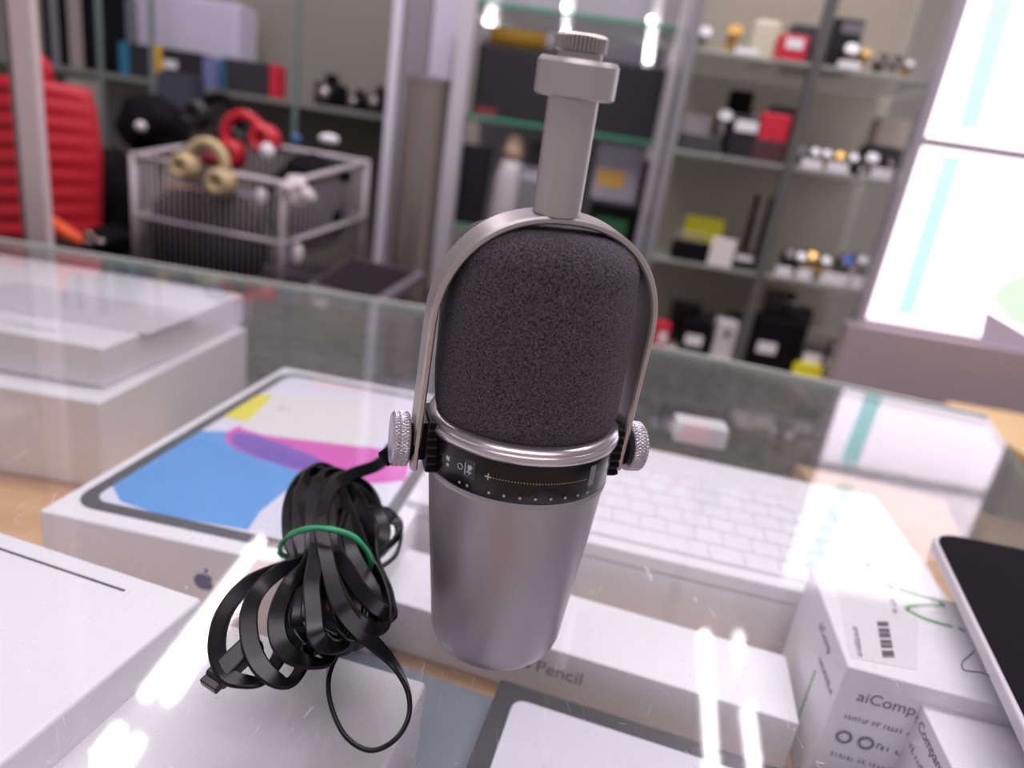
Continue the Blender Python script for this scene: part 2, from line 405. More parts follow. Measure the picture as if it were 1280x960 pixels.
pic('printed_magenta_shape', [(281, 546), (288, 538), (300, 533), (325, 533), (380, 545), (440, 556), (500, 566), (512, 580), (508, 602), (470, 605), (420, 600), (370, 588), (320, 572), (295, 562), (283, 553)], mat('print_magenta', (214, 60, 180), .4, vary=.1, vscale=14), .0001)
pic('printed_purple_shape', [(287, 547), (296, 541), (320, 545), (360, 558), (395, 572), (420, 590), (385, 590), (345, 580), (310, 567), (292, 557)], mat('print_purple', (104, 62, 178), .4, vary=.1, vscale=14), .0002)
pic('yellow_sticker', [(262, 518), (290, 489), (341, 493), (318, 530)], YELLOW, .0002)
pic('yellow_sticker', [(455, 545), (462, 533), (474, 535), (472, 550)], YELLOW, .00025)
pic('paper_label', [(300, 536), (345, 494), (500, 502), (505, 525), (455, 560), (330, 545)], PALE, .0003)
pic('paper_label', [(392, 484), (396, 474), (468, 484), (466, 495)], mat('pinkish_label', (240, 214, 222), .6), .0003)
fine_print(2, tp(*uv(347, 512), .0008), TX, TY, .008, INK, tb)
fo = at(232, 722, zt-.022); fo = tp((fo-TE).dot(TX), 0); fo.z = zt-.025
logo(tb, tp(.096, -.0001)+LZ*-.022, TX, LZ, .011, mat('print_navy', (52, 62, 120), .5))

# the two stacked cartons on the left
zl = -.044
c1 = at(113, 510, zl)
carton('laptop_box', 'large white carton under another in the stack beside the tablet box', V((c1.x-.36, c1.y+.02, 0)), R(-1.5),   .36, .25, zl, case_floor, WHITE, 'white cartons stacked in the glass counter', .002)
c2 = at(131, 434, -.009)
zs = -.009
t, o, ex, ey = carton('laptop_box', 'large white lidded carton resting on top of the stack beside the tablet box', V((c2.x-.34, c2.y+.012, 0)), R(-2.5), .34, .235, zs, zl+.0003, WHITE, 'white cartons stacked in the glass counter', .003)
q0 = at(70, 405, zs); boxo('leaflet', V((q0.x-.02, q0.y+.055, zs+.0002)), ex, ey, .19, .085, .0006, mat('leaflet_grey', (206, 200, 212), .5), t)
fine_print(25, V((c2.x-.115, c2.y+.02, zs+.0003)), ex, ey, .006, INK, t)

# keyboard box
zk = -.035
kyaw = R(-8.5)
kb, o, ex, ey = carton('keyboard_box', 'long white keyboard box printed with a picture of white keys', at(508, 624, zk), kyaw, .335, .170, zk, riser_z+.0003, WHITE, bw=.0015, lid=.010)
KO = o.copy()
prism('printed_keyboard', [KO+ex*u+ey*v for u, v in rrect(.020, .010, .290, .128, .008)], .0004, mat('print_keyboard_base', (204, 198, 212), .5), kb)
bm = bmesh.new()
kp = .0182
for r_ in range(6):
    v0 = .012+r_*.0192
    if r_ == 0: widths = [1.0, 1.0, 1.2, 1.2, 4.9, 1.2, 1.2, 1.0, 1.0, 1.0]
    else: widths = [[1.9]+[1.0]*11+[1.8], [1.5]+[1.0]*12+[1.2], [1.3]+[1.0]*12+[1.4], [1]*13+[1.7], [1.06]*14][r_-1]
    tot = sum(widths); u = .0225; sc_ = (.265)/tot
    for wd in widths:
        w2 = wd*sc_
        pts = [KO+ex*(u+w2*.5+a)+ey*(v0+.0088+b_)+LZ*.0006 for a, b_ in ((0, 0),)]
        bm_box(bm, pts[0], ex*(w2/2-.0005), ey*.0089, LZ*.0003)
        u += w2
frommesh('printed_keys', bm, mat('print_key_white', (236, 232, 242), .45), kb)
fine_print(7, KO+ex*.292+ey*.055+LZ*.0003, -ey, ex, .008, INK, kb)
fine_print(3, KO+ex*.108+LZ*-.026-ey*.0002, LZ, -ex, .013, INK, kb)

# slim pen box in front of it
zp = -.058
pb, o, ex, ey = carton('pen_box', 'slim white box lettered Pencil in front of the keyboard box', at(1000, 905, zp), R(-12), .252, .050, zp, riser_z+.0003, WHITE, bw=.001, anchor='fr')
pm = at(650, 834, zp-.007)
u0 = (pm-o).dot(ex)
logo(pb, o+ex*(u0+.001)+LZ*-.0135-ey*.0001, ex, LZ, .006, INKD)
text('printed_text', 'Pencil', o+ex*(u0+.0065)+LZ*-.0165-ey*.0002, ex, LZ, .0108, INK, pb)

# grey folder lying at the bottom front
zf = -.083
gyaw = R(-14)
c = at(478, 812, zf)
gf, o, ex, ey = carton('grey_folder', 'slate grey flat case lying beside the dark framed tablet box', V((c.x-.02, c.y, 0)), gyaw, .30, .20, zf, riser_z+.0003, mat('slate_grey', (112, 116, 130), .55, vary=.05), bw=.002, anchor='bl')

# tablet box with black border
zb = -.070
c = at(626, 848, zb)
bt, o, ex, ey = carton('tablet_box', 'flat tablet box with a white screen picture inside a wide black border', c, R(-12), .17, .19, zb, zf+.0004, mat('print_black', (26, 30, 32), .4), bw=.001, anchor='bl')
sc0 = at(645, 876, zb)-o; u0, v1 = sc0.dot(ex)-.001, sc0.dot(ey)+.001
prism('printed_screen', [o+ex*u+ey*v for u, v in rrect(u0, .016, .155, v1, .006)], .0003, mat('print_screen_pale', (214, 208, 222), .45), bt)

# big white carton bottom left and the one under the cable
zw = -.016
c = at(254, 747, zw)
bw_, o, ex, ey = carton('laptop_box', 'very large white carton just under the glass at the near left of the counter', c, R(-12.5), .36, .26, zw, riser_z+.0003, WHITE, None, .002, 'br')
boxo('lid_seam', o+ex*.175+ey*.250, ex, ey, .31, .0012, .0002, DGREY, bw_)
zq = -.034
c = at(534, 852, zq)
b2, o, ex, ey = carton('tablet_box', 'plain white carton under the coiled black cable', c, R(-10), .125, .16, zq, zf+.0003, WHITE2, None, .002, 'br')

# audio box with green letter N
za = -.013
ayaw = R(-10)
ab, o, ex, ey = carton('accessory_box', 'white carton with a handwritten green letter N and a barcode sticker', at(1060, 833, za), ayaw, .19, .082, za, riser_z+.0003, WHITE, bw=.0012)
def ap(px, py, dz=.0003):
    p = at(px, py, za); p.z = za+dz; return p
prism('sticker', [ap(*q, 0) for q in ((1062, 822), (1042, 715), (1150, 712), (1146, 838))], .0002, PALE, ab)
bm = bmesh.new()
a0, a1 = ap(1103, 822), ap(1096, 778); b0 = ap(1118, 822); wv = (b0-a0)
for i in range(19):
    if i in (4, 9, 15): continue
    p = lerp(a0, a1, i/18); bm_box(bm, p+wv*.5, wv*.5, (a1-a0).normalized()*(.0003+.0003*(i % 3)), LZ*.0001)
frommesh('barcode', bm, INKD, ab)
fine_print(13, ap(1078, 822), (ap(1070, 778)-ap(1078, 822)), -(ap(1100, 822)-ap(1078, 822)), .0045, INKD, ab)
fine_print(7, ap(1122, 768), (ap(1117, 742)-ap(1122, 768)), -(ap(1140, 768)-ap(1122, 768)), .0045, INKD, ab)
gm = mat('green_marker', (44, 150, 40), .6)
def stroke(nm, pix, wd, mm, parent, z=za):
    P = [at(*q, z) for q in pix]; P = catmull(P, 4); bm = bmesh.new()
    for p, q in zip(P, P[1:]):
        p = V((p.x, p.y, z+.0004)); q = V((q.x, q.y, z+.0004)); d = q-p
        if d.length < 1e-6: continue
        s = LZ.cross(d).normalized(); bm_box(bm, (p+q)/2, d*.55, s*wd, LZ*.0001)
    return frommesh(nm, bm, mm, parent)
stroke('green_letter', [(1124, 737), (1146, 744), (1174, 752), (1178, 758)], .0011, gm, ab)
stroke('green_letter', [(1178, 757), (1150, 757), (1134, 760), (1136, 765)], .0011, gm, ab)
stroke('green_letter', [(1136, 764), (1156, 774), (1190, 784)], .0008, gm, ab)
bmk = mat('blue_marker', (60, 70, 160), .6)
stroke('blue_dot', [(1110, 733), (1116, 736)], .0009, bmk, ab); stroke('blue_dot', [(1198, 785), (1205, 790)], .0009, bmk, ab)
# front face lettering
text('printed_text', 'aiComp', o+ex*.008+LZ*-.016-ey*.0002, ex, LZ, .0078, INKD, ab)
fine_print(27, o+ex*.006+LZ*-.027-ey*.0002, ex, LZ, .0042, INK, ab)
bm = bmesh.new()
for k_ in range(2):
    bm_torus(bm, o+ex*(.009+.0095*k_)+LZ*-.037-ey*.0002, ey, .0030, .0006, 16, 6)
frommesh('printed_icons', bm, INKD, ab)
fine_print(7, o+ex*.023+LZ*-.0385-ey*.0002, ex, LZ, .0055, INKD, ab)
fine_print(25, o+ex*.006+LZ*-.049-ey*.0002, ex, LZ, .0042, INK, ab)
text('printed_text', 'aiComp', o+LZ*-.012+ey*.044-ex*.0002, -ey, LZ, .007, INK, ab)
fine_print(10, o+LZ*-.022+ey*.030-ex*.0002, -ey, LZ, .006, INK, ab)
boxo('green_line', o+LZ*-.066+ey*.030-ex*.0001, ex, ey, .0004, .0012, .038, gm, ab)

zc = -.022
cb, o, ex, ey = carton('accessory_box', 'small white carton lettered Company at the near corner of the audio carton', at(1146, 868, zc), R(-10), .14, .10, zc, riser_z+.0003, WHITE, None, .001, 'bl')
text('printed_text', 't Company', o+ey*.094+LZ*-.009-ex*.0002, -ey, LZ, .0068, INKD, cb)
fine_print(18, o+ey*.09+LZ*-.020-ex*.0002, -ey, LZ, .005, INK, cb)

# beige case edge block and leftovers behind the boxes
p = at(835, 575, case_floor)
bxs = boxo('instruction_sheet', at(870, 560, -.06)+LZ*0, LX, LY, .045, .025, .018, WHITE2, None, .001)
bxs.location.z = -.0349
bxs.location.x -= .015; bxs.location.y -= .045
tag(bxs, 'small white packet lying at the back of the keyboard box', 'packet')

# ================================================================== PAD ON THE GLASS
pl = []
A, B, Cc = at(1160, 664, .006), at(1280, 688, .006), at(1282, 920, .006)
ux = (B-A); ux.z = 0; ux.normalize(); vy = (Cc-A); vy.z = 0
vy = V((ux.y, -ux.x, 0)) if False else vy.normalized()
def padpt(u, v, z): p = A+ux*u+vy*v; return V((p.x, p.y, z))
def padoutline(inset, r, n=8):
    cs = ((0+inset, 0+inset), (.14, inset), (.14, .235-inset), (inset, .235-inset)); out = []
    for i, (u, v) in enumerate(cs):
        pu, pv = cs[i-1]; nu, nv = cs[(i+1) % 4]
        d1 = V((pu-u, pv-v)).normalized()*r; d2 = V((nu-u, nv-v)).normalized()*r
        for k_ in range(n+1):
            t_ = k_/n
            out.append((u+d1.x*(1-t_)**2+d2.x*t_**2, v+d1.y*(1-t_)**2+d2.y*t_**2))
    return out
padm = mat('speaker_cloth', (26, 23, 27), .95, spec=.1, bump=.6, bscale=1400)
pad = thing('tablet_cover', 'black cloth tablet cover with a pale rounded rim lying on the glass', 'tablet cover', padpt(.07, .1, 0))
prism('rim', [padpt(u, v, .0005) for u, v in padoutline(0, .016)], .0065, mat('pale_rim', (206, 200, 206), .35, .2), pad, bw=.0015)
prism('cloth_panel', [padpt(u, v, .0066) for u, v in padoutline(.0022, .0155)], .0012, padm, pad, bw=.0005)
fine_print(2, padpt(.118, .018, .0079), ux, -vy, .007, INKW, pad)

# thin wire from the cover
wp = [at(*q, .0012) for q in ((1258, 862), (1247, 852), (1228, 841), (1206, 838), (1203, 828), (1214, 818), (1218, 813))]
tag(tube('loose_wire', catmull(wp, 6), .0003, DGREY), 'hair-thin dark wire curling out from the black cover', 'wire')

# ================================================================== MICROPHONE
TH = R(-1.3)
AX = V((math.sin(TH), 0, math.cos(TH)))
PSI = R(17)
mic = thing('microphone', 'silver desktop microphone with a dark grey foam windscreen standing on the glass', 'microphone', (0, 0, 0))
def mp_(h): return AX*h
seg = 96
body_prof = [(0, .0003), (.0195, .0003), (.0222, .0012), (.0240, .0034), (.0252, .0072), (.0262, .018), (.0298, .052), (.0314, .0705), (.0321, .0728), (.0322, .0738), (.0317, .0748), (.0305, .0750), (0, .0750)]
smooth_angle(lathe('metal_body', V(), AX, body_prof, SILVER, mic, seg), 40)
band_prof = [(0, .0748), (.0316, .0748), (.0321, .0756), (.0326, .0880), (.0324, .0890), (0, .0890)]
band = smooth_angle(lathe('control_band', V(), AX, band_prof, mat('gloss_black', (14, 13, 15), .22, spec=.35), mic, seg), 40)
ring_prof = [(0, .0885), (.0325, .0885), (.0336, .0892), (.0338, .0907), (.0335, .0916), (.0330, .0919), (.0330, .0924), (.0332, .0929), (.0326, .0937), (.0311, .0943), (0, .0943)]
smooth_angle(lathe('trim_ring', V(), AX, ring_prof, RIM, mic, seg), 50)
# foam
foam_m = bpy.data.materials.new('grey_foam'); foam_m.use_nodes = True
nt = foam_m.node_tree; N = nt.nodes; L = nt.links; b = N['Principled BSDF']; b.inputs['Roughness'].default_value = .95; b.inputs['Specular IOR Level'].default_value = .15
b.inputs['Sheen Weight'].default_value = .12; b.inputs['Sheen Roughness'].default_value = .6
tc = N.new('ShaderNodeTexCoord')
n1 = N.new('ShaderNodeTexNoise'); n1.inputs['Scale'].default_value = 1900; n1.inputs['Detail'].default_value = 2.5
n2 = N.new('ShaderNodeTexVoronoi'); n2.inputs['Scale'].default_value = 2300
cr = N.new('ShaderNodeValToRGB'); cr.color_ramp.elements[0].position = .36; cr.color_ramp.elements[0].color = lin((16, 14, 17))+(1,)
cr.color_ramp.elements[1].position = .66; cr.color_ramp.elements[1].color = lin((98, 90, 100))+(1,)
L.new(tc.outputs['Object'], n1.inputs['Vector']); L.new(tc.outputs['Object'], n2.inputs['Vector'])
L.new(n1.outputs['Fac'], cr.inputs[0]); L.new(cr.outputs[0], b.inputs['Base Color'])
bp = N.new('ShaderNodeBump'); bp.inputs['Strength'].default_value = .7; bp.inputs['Distance'].default_value = .0008
ad = N.new('ShaderNodeMath'); ad.operation = 'MULTIPLY_ADD'; ad.inputs[1].default_value = .5; L.new(n2.outputs['Distance'], ad.inputs[0]); L.new(n1.outputs['Fac'], ad.inputs[2])
L.new(ad.outputs[0], bp.inputs['Height']); L.new(bp.outputs['Normal'], b.inputs['Normal'])
fp = [(0, .0938), (.0295, .0938), (.0306, .0946), (.0313, .0965), (.0319, .101), (.0322, .110), (.0323, .120), (.0322, .130), (.0318, .138), (.0310, .1440)]
for i in range(1, 8):
    a = R(90*i/7); fp.append((.0310-.0135+.0135*math.cos(a), .1440+.0135*math.sin(a)))
fp += [(.012, .1580), (.0, .1582)]
bm = bmesh.new(); bm_lathe(bm, V(), AX, fp, 128)
bmesh.ops.subdivide_edges(bm, edges=list(bm.edges), cuts=1, use_grid_fill=True)
for v in bm.verts:
    n_ = (noise.noise(v.co*90)*.00035+noise.noise(v.co*30)*.0005)
    d = v.co-AX*v.co.dot(AX)
    if d.length > 1e-4 and v.co.z > .098: v.co += d.normalized()*n_
frommesh('foam_windscreen', bm, foam_m, mic, True)

# markings on the band: point on the band at angle (degrees from the camera side, + right) and height
def bandp(deg, h, off=.0001):
    a = R(deg-90); r_ = .0321+(h-.0756)*.04+off
    bx = V((math.cos(TH), 0, -math.sin(TH)))
    d = bx*math.cos(a)+V((0, 1, 0))*math.sin(a)
    return AX*h+d*r_, bx*-math.sin(a)+V((0, 1, 0))*math.cos(a), d
def dot(bm, deg, h, r_):
    p, tx, nrm = bandp(deg, h)
    vs = [bm.verts.new(p+tx*(r_*math.cos(t_))+AX*(r_*math.sin(t_))+nrm*.00012) for t_ in [2*math.pi*i/12 for i in range(12)]]
    bm.faces.new(vs)
bm = bmesh.new()
for dg in (-33.5, -28, -14.3, -5.7, 3.2, 12, 21, 30, 39, 47): dot(bm, dg, .0772, .00048)
frommesh('indicator_lights', bm, mat('indicator_dot', (176, 176, 170), .6), band)
bm = bmesh.new()
for i in range(34): dot(bm, -12.5+i*1.7, .0826, .00015)
for dx_ in (0,):
    p, tx, nrm = bandp(-15.8, .0826)
    bm_box(bm, p, tx*.0011, AX*.00013, nrm*.0001); bm_box(bm, p, tx*.00013, AX*.0011, nrm*.0001)
frommesh('volume_scale', bm, INKW, band)
bm = bmesh.new()
p, tx, nrm = bandp(-34, .0828); bm_torus(bm, p, nrm, .0010, .00013, 16, 5)
p, tx, nrm = bandp(-30.5, .0828); bm_box(bm, p, tx*.00012, AX*.0021, nrm*.0001)
p, tx, nrm = bandp(-27.5, .0828)
bm_box(bm, p+AX*.0008, tx*.0006, AX*.0008, nrm*.0001); bm_box(bm, p-AX*.0008, tx*.0009, AX*.00014, nrm*.0001); bm_box(bm, p-AX*.0012, tx*.00014, AX*.0005, nrm*.0001)
bm_box(bm, p, (tx+AX).normalized()*.0016, (tx-AX).normalized()*.00012, nrm*.0001)
p, tx, nrm = bandp(-44, .0833); bm_box(bm, p, tx*.0008, AX*.0007, nrm*.0001)
p, tx, nrm = bandp(-44, .0810); bm_box(bm, p, tx*.0005, AX*.0005, nrm*.0001)
frommesh('printed_symbols', bm, INKW, band)
def patch(name, d0, d1, h0, h1, mm, off=.00006, par=None):
    bm = bmesh.new(); n_ = 10; A_ = []; B_ = []
    for i in range(n_+1):
        dg = d0+(d1-d0)*i/n_; A_.append(bm.verts.new(bandp(dg, h0, off)[0])); B_.append(bm.verts.new(bandp(dg, h1, off)[0]))
    for i in range(n_): bm.faces.new((A_[i], A_[i+1], B_[i+1], B_[i]))
    return frommesh(name, bm, mm, par or band, True)
patch('mute_button', -31, -24, .0800, .0862, mat('button_black', (44, 44, 46), .3), .00005)
patch('touch_pad', 46, 51, .0795, .0868, mat('button_grey', (120, 118, 122), .3), .00005)
# ridged grips and pivot blocks at the two ends of the pivot axis
PA = V((math.cos(PSI), math.sin(PSI), 0)); PN = V((math.sin(PSI), -math.cos(PSI), 0))
PM = AX*.0812+V((.0005, 0, 0))
for s_ in (-1, 1):
    bm = bmesh.new()
    c = PM+PA*(s_*.0318)+AX*.0018
    bm_box(bm, c, PA*.0032, PN*.0085, AX*.0095)
    o_ = frommesh('pivot_block', bm, BLACK, mic); bev(o_, .001)
    bm = bmesh.new()
    for i in range(6): bm_box(bm, c+AX*(-.0075+.003*i)+PN*.0088+PA*(s_*.0003), PA*.0026, PN*.0006, AX*.0007)
    frommesh('ridges', bm, BLACKM, o_)
    bm = bmesh.new(); bm_cyl(bm, PM+PA*(s_*.033), PM+PA*(s_*.0395), .0062, 32); frommesh('washer', bm, BLACKM, mic, True).modifiers.new('e', 'EDGE_SPLIT').split_angle = R(40)

# yoke frame: lies in a plane through the pivot line, tipped towards the camera
LAM = R(7.5); BET = R(-1.3)
u0v = (LZ*math.cos(LAM)+PN*math.sin(LAM)).normalized()
YU = (u0v*math.cos(BET)+PA*math.sin(BET)).normalized(); YA = (PA-YU*PA.dot(YU)).normalized(); YN = YA.cross(YU); 
if YN.y > 0: YN = -YN
HW = .0375
outl = [(-HW, -.0068), (-HW, .0)]
path = []
for t_ in [i/10 for i in range(11)]: path.append((-HW+.0010*t_, -.0068+t_*.050))
# rounded shoulders up to a nearly flat crown
import itertools
rx, ry, h0 = HW-.0010, .0382, .0432
for i in range(1, 40):
    a = math.pi-math.pi*i/40; ex_ = 2.25
    ca, sa = math.cos(a), math.sin(a)
    path.append((math.copysign(abs(ca)**(2/ex_), ca)*rx, h0+abs(sa)**(2/ex_)*ry))
for t_ in [i/10 for i in range(11)]: path.append((HW-.0010*(1-t_), .0432-t_*.050))
OFF = -.0005
def yp(s, t_, n_): return PM+YA*(s+OFF)+YU*t_+YN*n_
bm = bmesh.new(); TK, BW = .0012, .0062; rings = []
for i, (s, t_) in enumerate(path):
    a = path[min(i+1, len(path)-1)]; b_ = path[max(i-1, 0)]
    tx, ty = a[0]-b_[0], a[1]-b_[1]; l_ = math.hypot(tx, ty); nx, ny = -ty/l_, tx/l_   # outward normal
    bwid = BW*(1.0 if .01 < t_ else 1.0)
    ring = []
    for q, n_ in ((TK, BW-.0006), (TK*.5, BW), (-TK*.5, BW), (-TK, BW-.0006), (-TK, -BW+.0006), (-TK*.5, -BW), (TK*.5, -BW), (TK, -BW+.0006)):
        ring.append(bm.verts.new(yp(s+nx*q, t_+ny*q, n_)))
    rings.append(ring)
for A_, B_ in zip(rings, rings[1:]):
    for j in range(8): bm.faces.new((A_[j], A_[(j+1) % 8], B_[(j+1) % 8], B_[j]))
bm.faces.new(rings[0]); bm.faces.new(rings[-1][::-1])
yo = frommesh('yoke', bm, SILVER2, mic, True); smooth_angle(yo, 25)
# knurled side knobs
def knurl_knob(name, c, ax, r_, d_, m_, parent, nk=44, diamond=True, depth=.00035):
    a = ax.orthogonal().normalized(); b_ = ax.cross(a); bm = bmesh.new(); nr = 9 if diamond else 2; rings = []
    segk = nk*4
    def ringat(h, rad, amp):
        out = []
        for i in range(segk):
            t_ = 2*math.pi*i/segk
            if diamond:
                k1 = abs(((nk*t_/(2*math.pi)+h/d_*3) % 1)*2-1); k2 = abs(((nk*t_/(2*math.pi)-h/d_*3) % 1)*2-1)
                rr = rad-amp*(1-min(k1, k2)*1.6 if min(k1, k2) < .6 else 0)
            else:
                rr = rad-amp*(1 if (i % 4) in (0,) else 0)
            out.append(bm.verts.new(c+ax*h+(a*math.cos(t_)+b_*math.sin(t_))*rr))
        return out
    hs = [(0, r_-.0006, 0)]+[(.0004+(d_-.0012)*i/(nr-1), r_, depth) for i in range(nr)]+[(d_-.0004, r_-.0004, 0), (d_, r_-.0010, 0), (d_, r_*.6, 0)]
    for h, rad, amp in hs: rings.append(ringat(h, rad, amp))
    for A_, B_ in zip(rings, rings[1:]):
        for i in range(segk): bm.faces.new((A_[i], A_[(i+1) % segk], B_[(i+1) % segk], B_[i]))
    bm.faces.new(rings[0][::-1]); bm.faces.new(rings[-1])
    o_ = frommesh(name, bm, m_, parent, False); return o_
KNOBM = mat('knurled_silver', (190, 184, 190), .32, .75)
for s_ in (-1, 1):
    knurl_knob('tightening_knob', PM+PA*(s_*.0402)+YU*.001, PA*s_, .0093, .0058, KNOBM, mic, 46)
# stem, collar, adapter
sb = yp(-.0022, .0824, 0)
SA = (YU-YA*.032).normalized()
smooth_angle(lathe('stem', sb, SA, [(0, 0), (.0072, 0), (.0072, .0335), (0, .0335)], SILVER2, mic, 64), 40)
smooth_angle(lathe('collar', sb+SA*.0320, SA, [(0, 0), (.0107, 0), (.0113, .0006), (.0113, .0086), (.0104, .0098), (0, .0098)], SILVER2, mic, 64), 30)
smooth_angle(lathe('thread_neck', sb+SA*.0415, SA, [(0, 0), (.0062, 0), (.0062, .0035), (0, .0035)], STEEL, mic, 48), 40)
knurl_knob('thread_adapter', sb+SA*.0433, SA, .0071, .0046, mat('nickel', (176, 166, 160), .35, .85), mic, 40, False, .0005)

# ================================================================== CABLE
cab_m = mat('black_cable', (9, 9, 10), .3, spec=.28)
cabh = thing('microphone_cable', 'black flat cable coiled into a bundle lying on the glass beside the microphone', 'cable', at(385, 720, 0))
def ribbon(name, pts, wd, th, closed=False, n=7):
    """pts: (px, py, z mm, edge angle deg)"""
    P = [at(p[0], p[1], p[2]*.001).to_4d() for p in pts]
    for p, q in zip(P, pts): p.w = q[3]
    S = catmull(P, n, closed); bm = bmesh.new(); rings = []; k = len(S)
    for i, s in enumerate(S):
        a = S[(i+1) % k] if (closed or i < k-1) else s; b_ = S[i-1] if (closed or i > 0) else s
        p = s.to_3d(); t_ = (a.to_3d()-b_.to_3d()).normalized(); vd = (p-CAM).normalized()
        f = t_.cross(vd).normalized(); e = f.cross(t_).normalized(); ph = R(s.w)
        u = f*math.cos(ph)+e*math.sin(ph); v = u.cross(t_)
        ring = []
        for x, y in ((-1, .35), (-.82, 1), (.82, 1), (1, .35), (1, -.35), (.82, -1), (-.82, -1), (-1, -.35)):
            q = p+u*(x*wd/2)+v*(y*th/2); q.z = max(q.z, .0004); ring.append(bm.verts.new(q))
        rings.append(ring)
    sharp = []
    for i in range(k if closed else k-1):
        A_, B_ = rings[i], rings[(i+1) % k]
        for j in range(8): bm.faces.new((A_[j], A_[(j+1) % 8], B_[(j+1) % 8], B_[j]))
        for j in (1, 2, 5, 6): sharp.append(bm.edges.get((A_[j], B_[j])))
    if not closed: bm.faces.new(rings[0]); bm.faces.new(rings[-1][::-1])
    bmesh.ops.split_edges(bm, edges=[e for e in sharp if e])
    return frommesh(name, bm, cab_m, cabh, True)
WD, TK2 = .0061, .0015
loops = [
 # outer left loop with top left lobe
 [(372, 705, 7, 10), (349, 712, 7, 0), (310, 730, 7, 0), (281, 765, 7, 10), (271, 807, 7, 20), (282, 842, 6, 30), (305, 852, 6, 50), (330, 848, 5, 60), (352, 815, 4, 30), (372, 760, 4, 20), (392, 690, 5, 10), (398, 640, 8, 10), (410, 600, 10, 30), (396, 588, 12, 40), (375, 600, 11, 20), (362, 630, 10, 10), (362, 670, 9, 10)],
 # second left loop
 [(380, 700, 12, 5), (352, 712, 12, 0), (326, 734, 12, 0), (312, 762, 12, 0), (312, 798, 11, 5), (324, 830, 10, 15), (345, 850, 8, 40), (366, 850, 6, 60), (382, 820, 5, 40), (392, 760, 5, 20), (402, 690, 6, 10), (418, 640, 8, 10), (424, 600, 10, 30), (405, 583, 13, 50), (386, 592, 14, 40), (376, 620, 14, 10), (374, 665, 13, 5)],
 # third
 [(388, 700, 16, 0), (362, 730, 16, 0), (347, 765, 16, 0), (348, 797, 15, 0), (362, 818, 13, 20), (390, 828, 9, 50), (412, 822, 6, 60), (420, 780, 5, 30), (424, 700, 6, 10), (438, 650, 8, 10), (452, 620, 10, 30), (440, 598, 13, 50), (416, 590, 15, 40), (396, 606, 17, 10), (390, 650, 17, 0)],
 # centre wide
 [(396, 690, 21, 0), (390, 730, 22, 0), (392, 765, 21, 0), (396, 795, 19, 5), (412, 808, 15, 35), (432, 800, 10, 60), (442, 760, 8, 40), (440, 700, 8, 10), (456, 660, 10, 10), (470, 635, 11, 30), (458, 608, 14, 50), (428, 596, 18, 30), (405, 615, 20, 10), (398, 650, 21, 0)],
 [(404, 690, 20, 0), (418, 730, 20, 0), (436, 765, 19, 0), (458, 784, 17, 10), (478, 782, 13, 50), (484, 756, 10, 60), (474, 722, 10, 50), (455, 690, 12, 20), (440, 650, 14, 10), (425, 615, 16, 10), (410, 606, 18, 20), (402, 640, 20, 0)],
 # right wide inner
 [(415, 680, 18, 0), (432, 710, 18, 0), (452, 740, 17, 0), (474, 762, 15, 15), (488, 768, 11, 55), (486, 738, 8, 70), (470, 700, 9, 60), (462, 660, 12, 20), (446, 620, 15, 10), (424, 604, 17, 20), (412, 630, 18, 10)],
 # top right fan
 [(420, 690, 8, 10), (440, 640, 11, 5), (462, 640, 11, 0), (484, 645, 10, 10), (497, 655, 8, 40), (495, 672, 6, 70), (478, 690, 5, 60), (458, 705, 5, 40), (440, 735, 5, 20), (440, 770, 5, 20), (430, 800, 5, 30), (410, 815, 5, 30), (398, 780, 5, 20), (405, 730, 6, 10)],
 [(408, 680, 12, 10), (414, 640, 14, 5), (436, 612, 15, 0), (466, 630, 13, 0), (480, 660, 11, 10), (474, 684, 8, 20), (456, 704, 7, 20), (450, 740, 6, 20), (462, 770, 5, 30), (450, 795, 5, 40), (425, 812, 5, 40), (400, 800, 5, 30), (394, 740, 8, 10)],
 # thin arc at the right of the bundle
 [(452, 712, 4, 60), (475, 708, 3, 80), (494, 694, 3, 85), (501, 670, 4, 85), (496, 650, 6, 60), (478, 640, 8, 20), (455, 650, 9, 10), (440, 690, 8, 10)],
]
for L_ in loops: ribbon('cable_loop', L_, WD, TK2, True)
rnd = random.Random(3)
for k in range(9):     # inner turns of the coil
    w_ = rnd.uniform(-1, 1)
    cx = 405+w_*30; z0 = rnd.uniform(3, 14)
    L_ = [(cx-18+rnd.uniform(-6, 6), 620+rnd.uniform(-12, 12), z0+3, 20), (cx+2, 598+rnd.uniform(-8, 10), z0+2, 50), (cx+26, 622+rnd.uniform(-8, 8), z0, 30), (425+w_*14, 672, z0, 15),
          (cx+30+w_*12, 740, z0, 10), (cx+22+w_*12, 790+rnd.uniform(-14, 8), z0*.7+2, 50), (cx-2+w_*12, 806+rnd.uniform(-14, 8), z0*.7+2, 50), (cx-26+w_*10, 770, z0, 10), (397+w_*14, 690, z0+2, 10)]
    ribbon('cable_loop', L_, WD*.95, TK2, True, 6)
# long hanging loop bottom right
ribbon('cable_loop', [(398, 640, 21, 10), (403, 670, 22, 5), (412, 715, 22, 0), (425, 755, 21, 0), (446, 785, 17, 10), (472, 808, 12, 40), (495, 834, 6, 70), (510, 866, 3.2, 85), (510, 898, 2.8, 90), (492, 926, 2.8, 90), (462, 938, 2.8, 90), (432, 920, 2.8, 90), (414, 882, 2.8, 90), (411, 848, 3, 85), (420, 818, 5, 70), (436, 796, 8, 40), (440, 760, 9, 20)], WD, TK2)
# lead to the microphone
ribbon('cable_lead', [(482, 560, 26, 0), (488, 566, 28, 0), (470, 582, 25, 0), (442, 592, 23, 0), (418, 606, 22, 5), (404, 630, 22, 10), (402, 668, 20, 5), (405, 720, 14, 0)], WD, TK2)
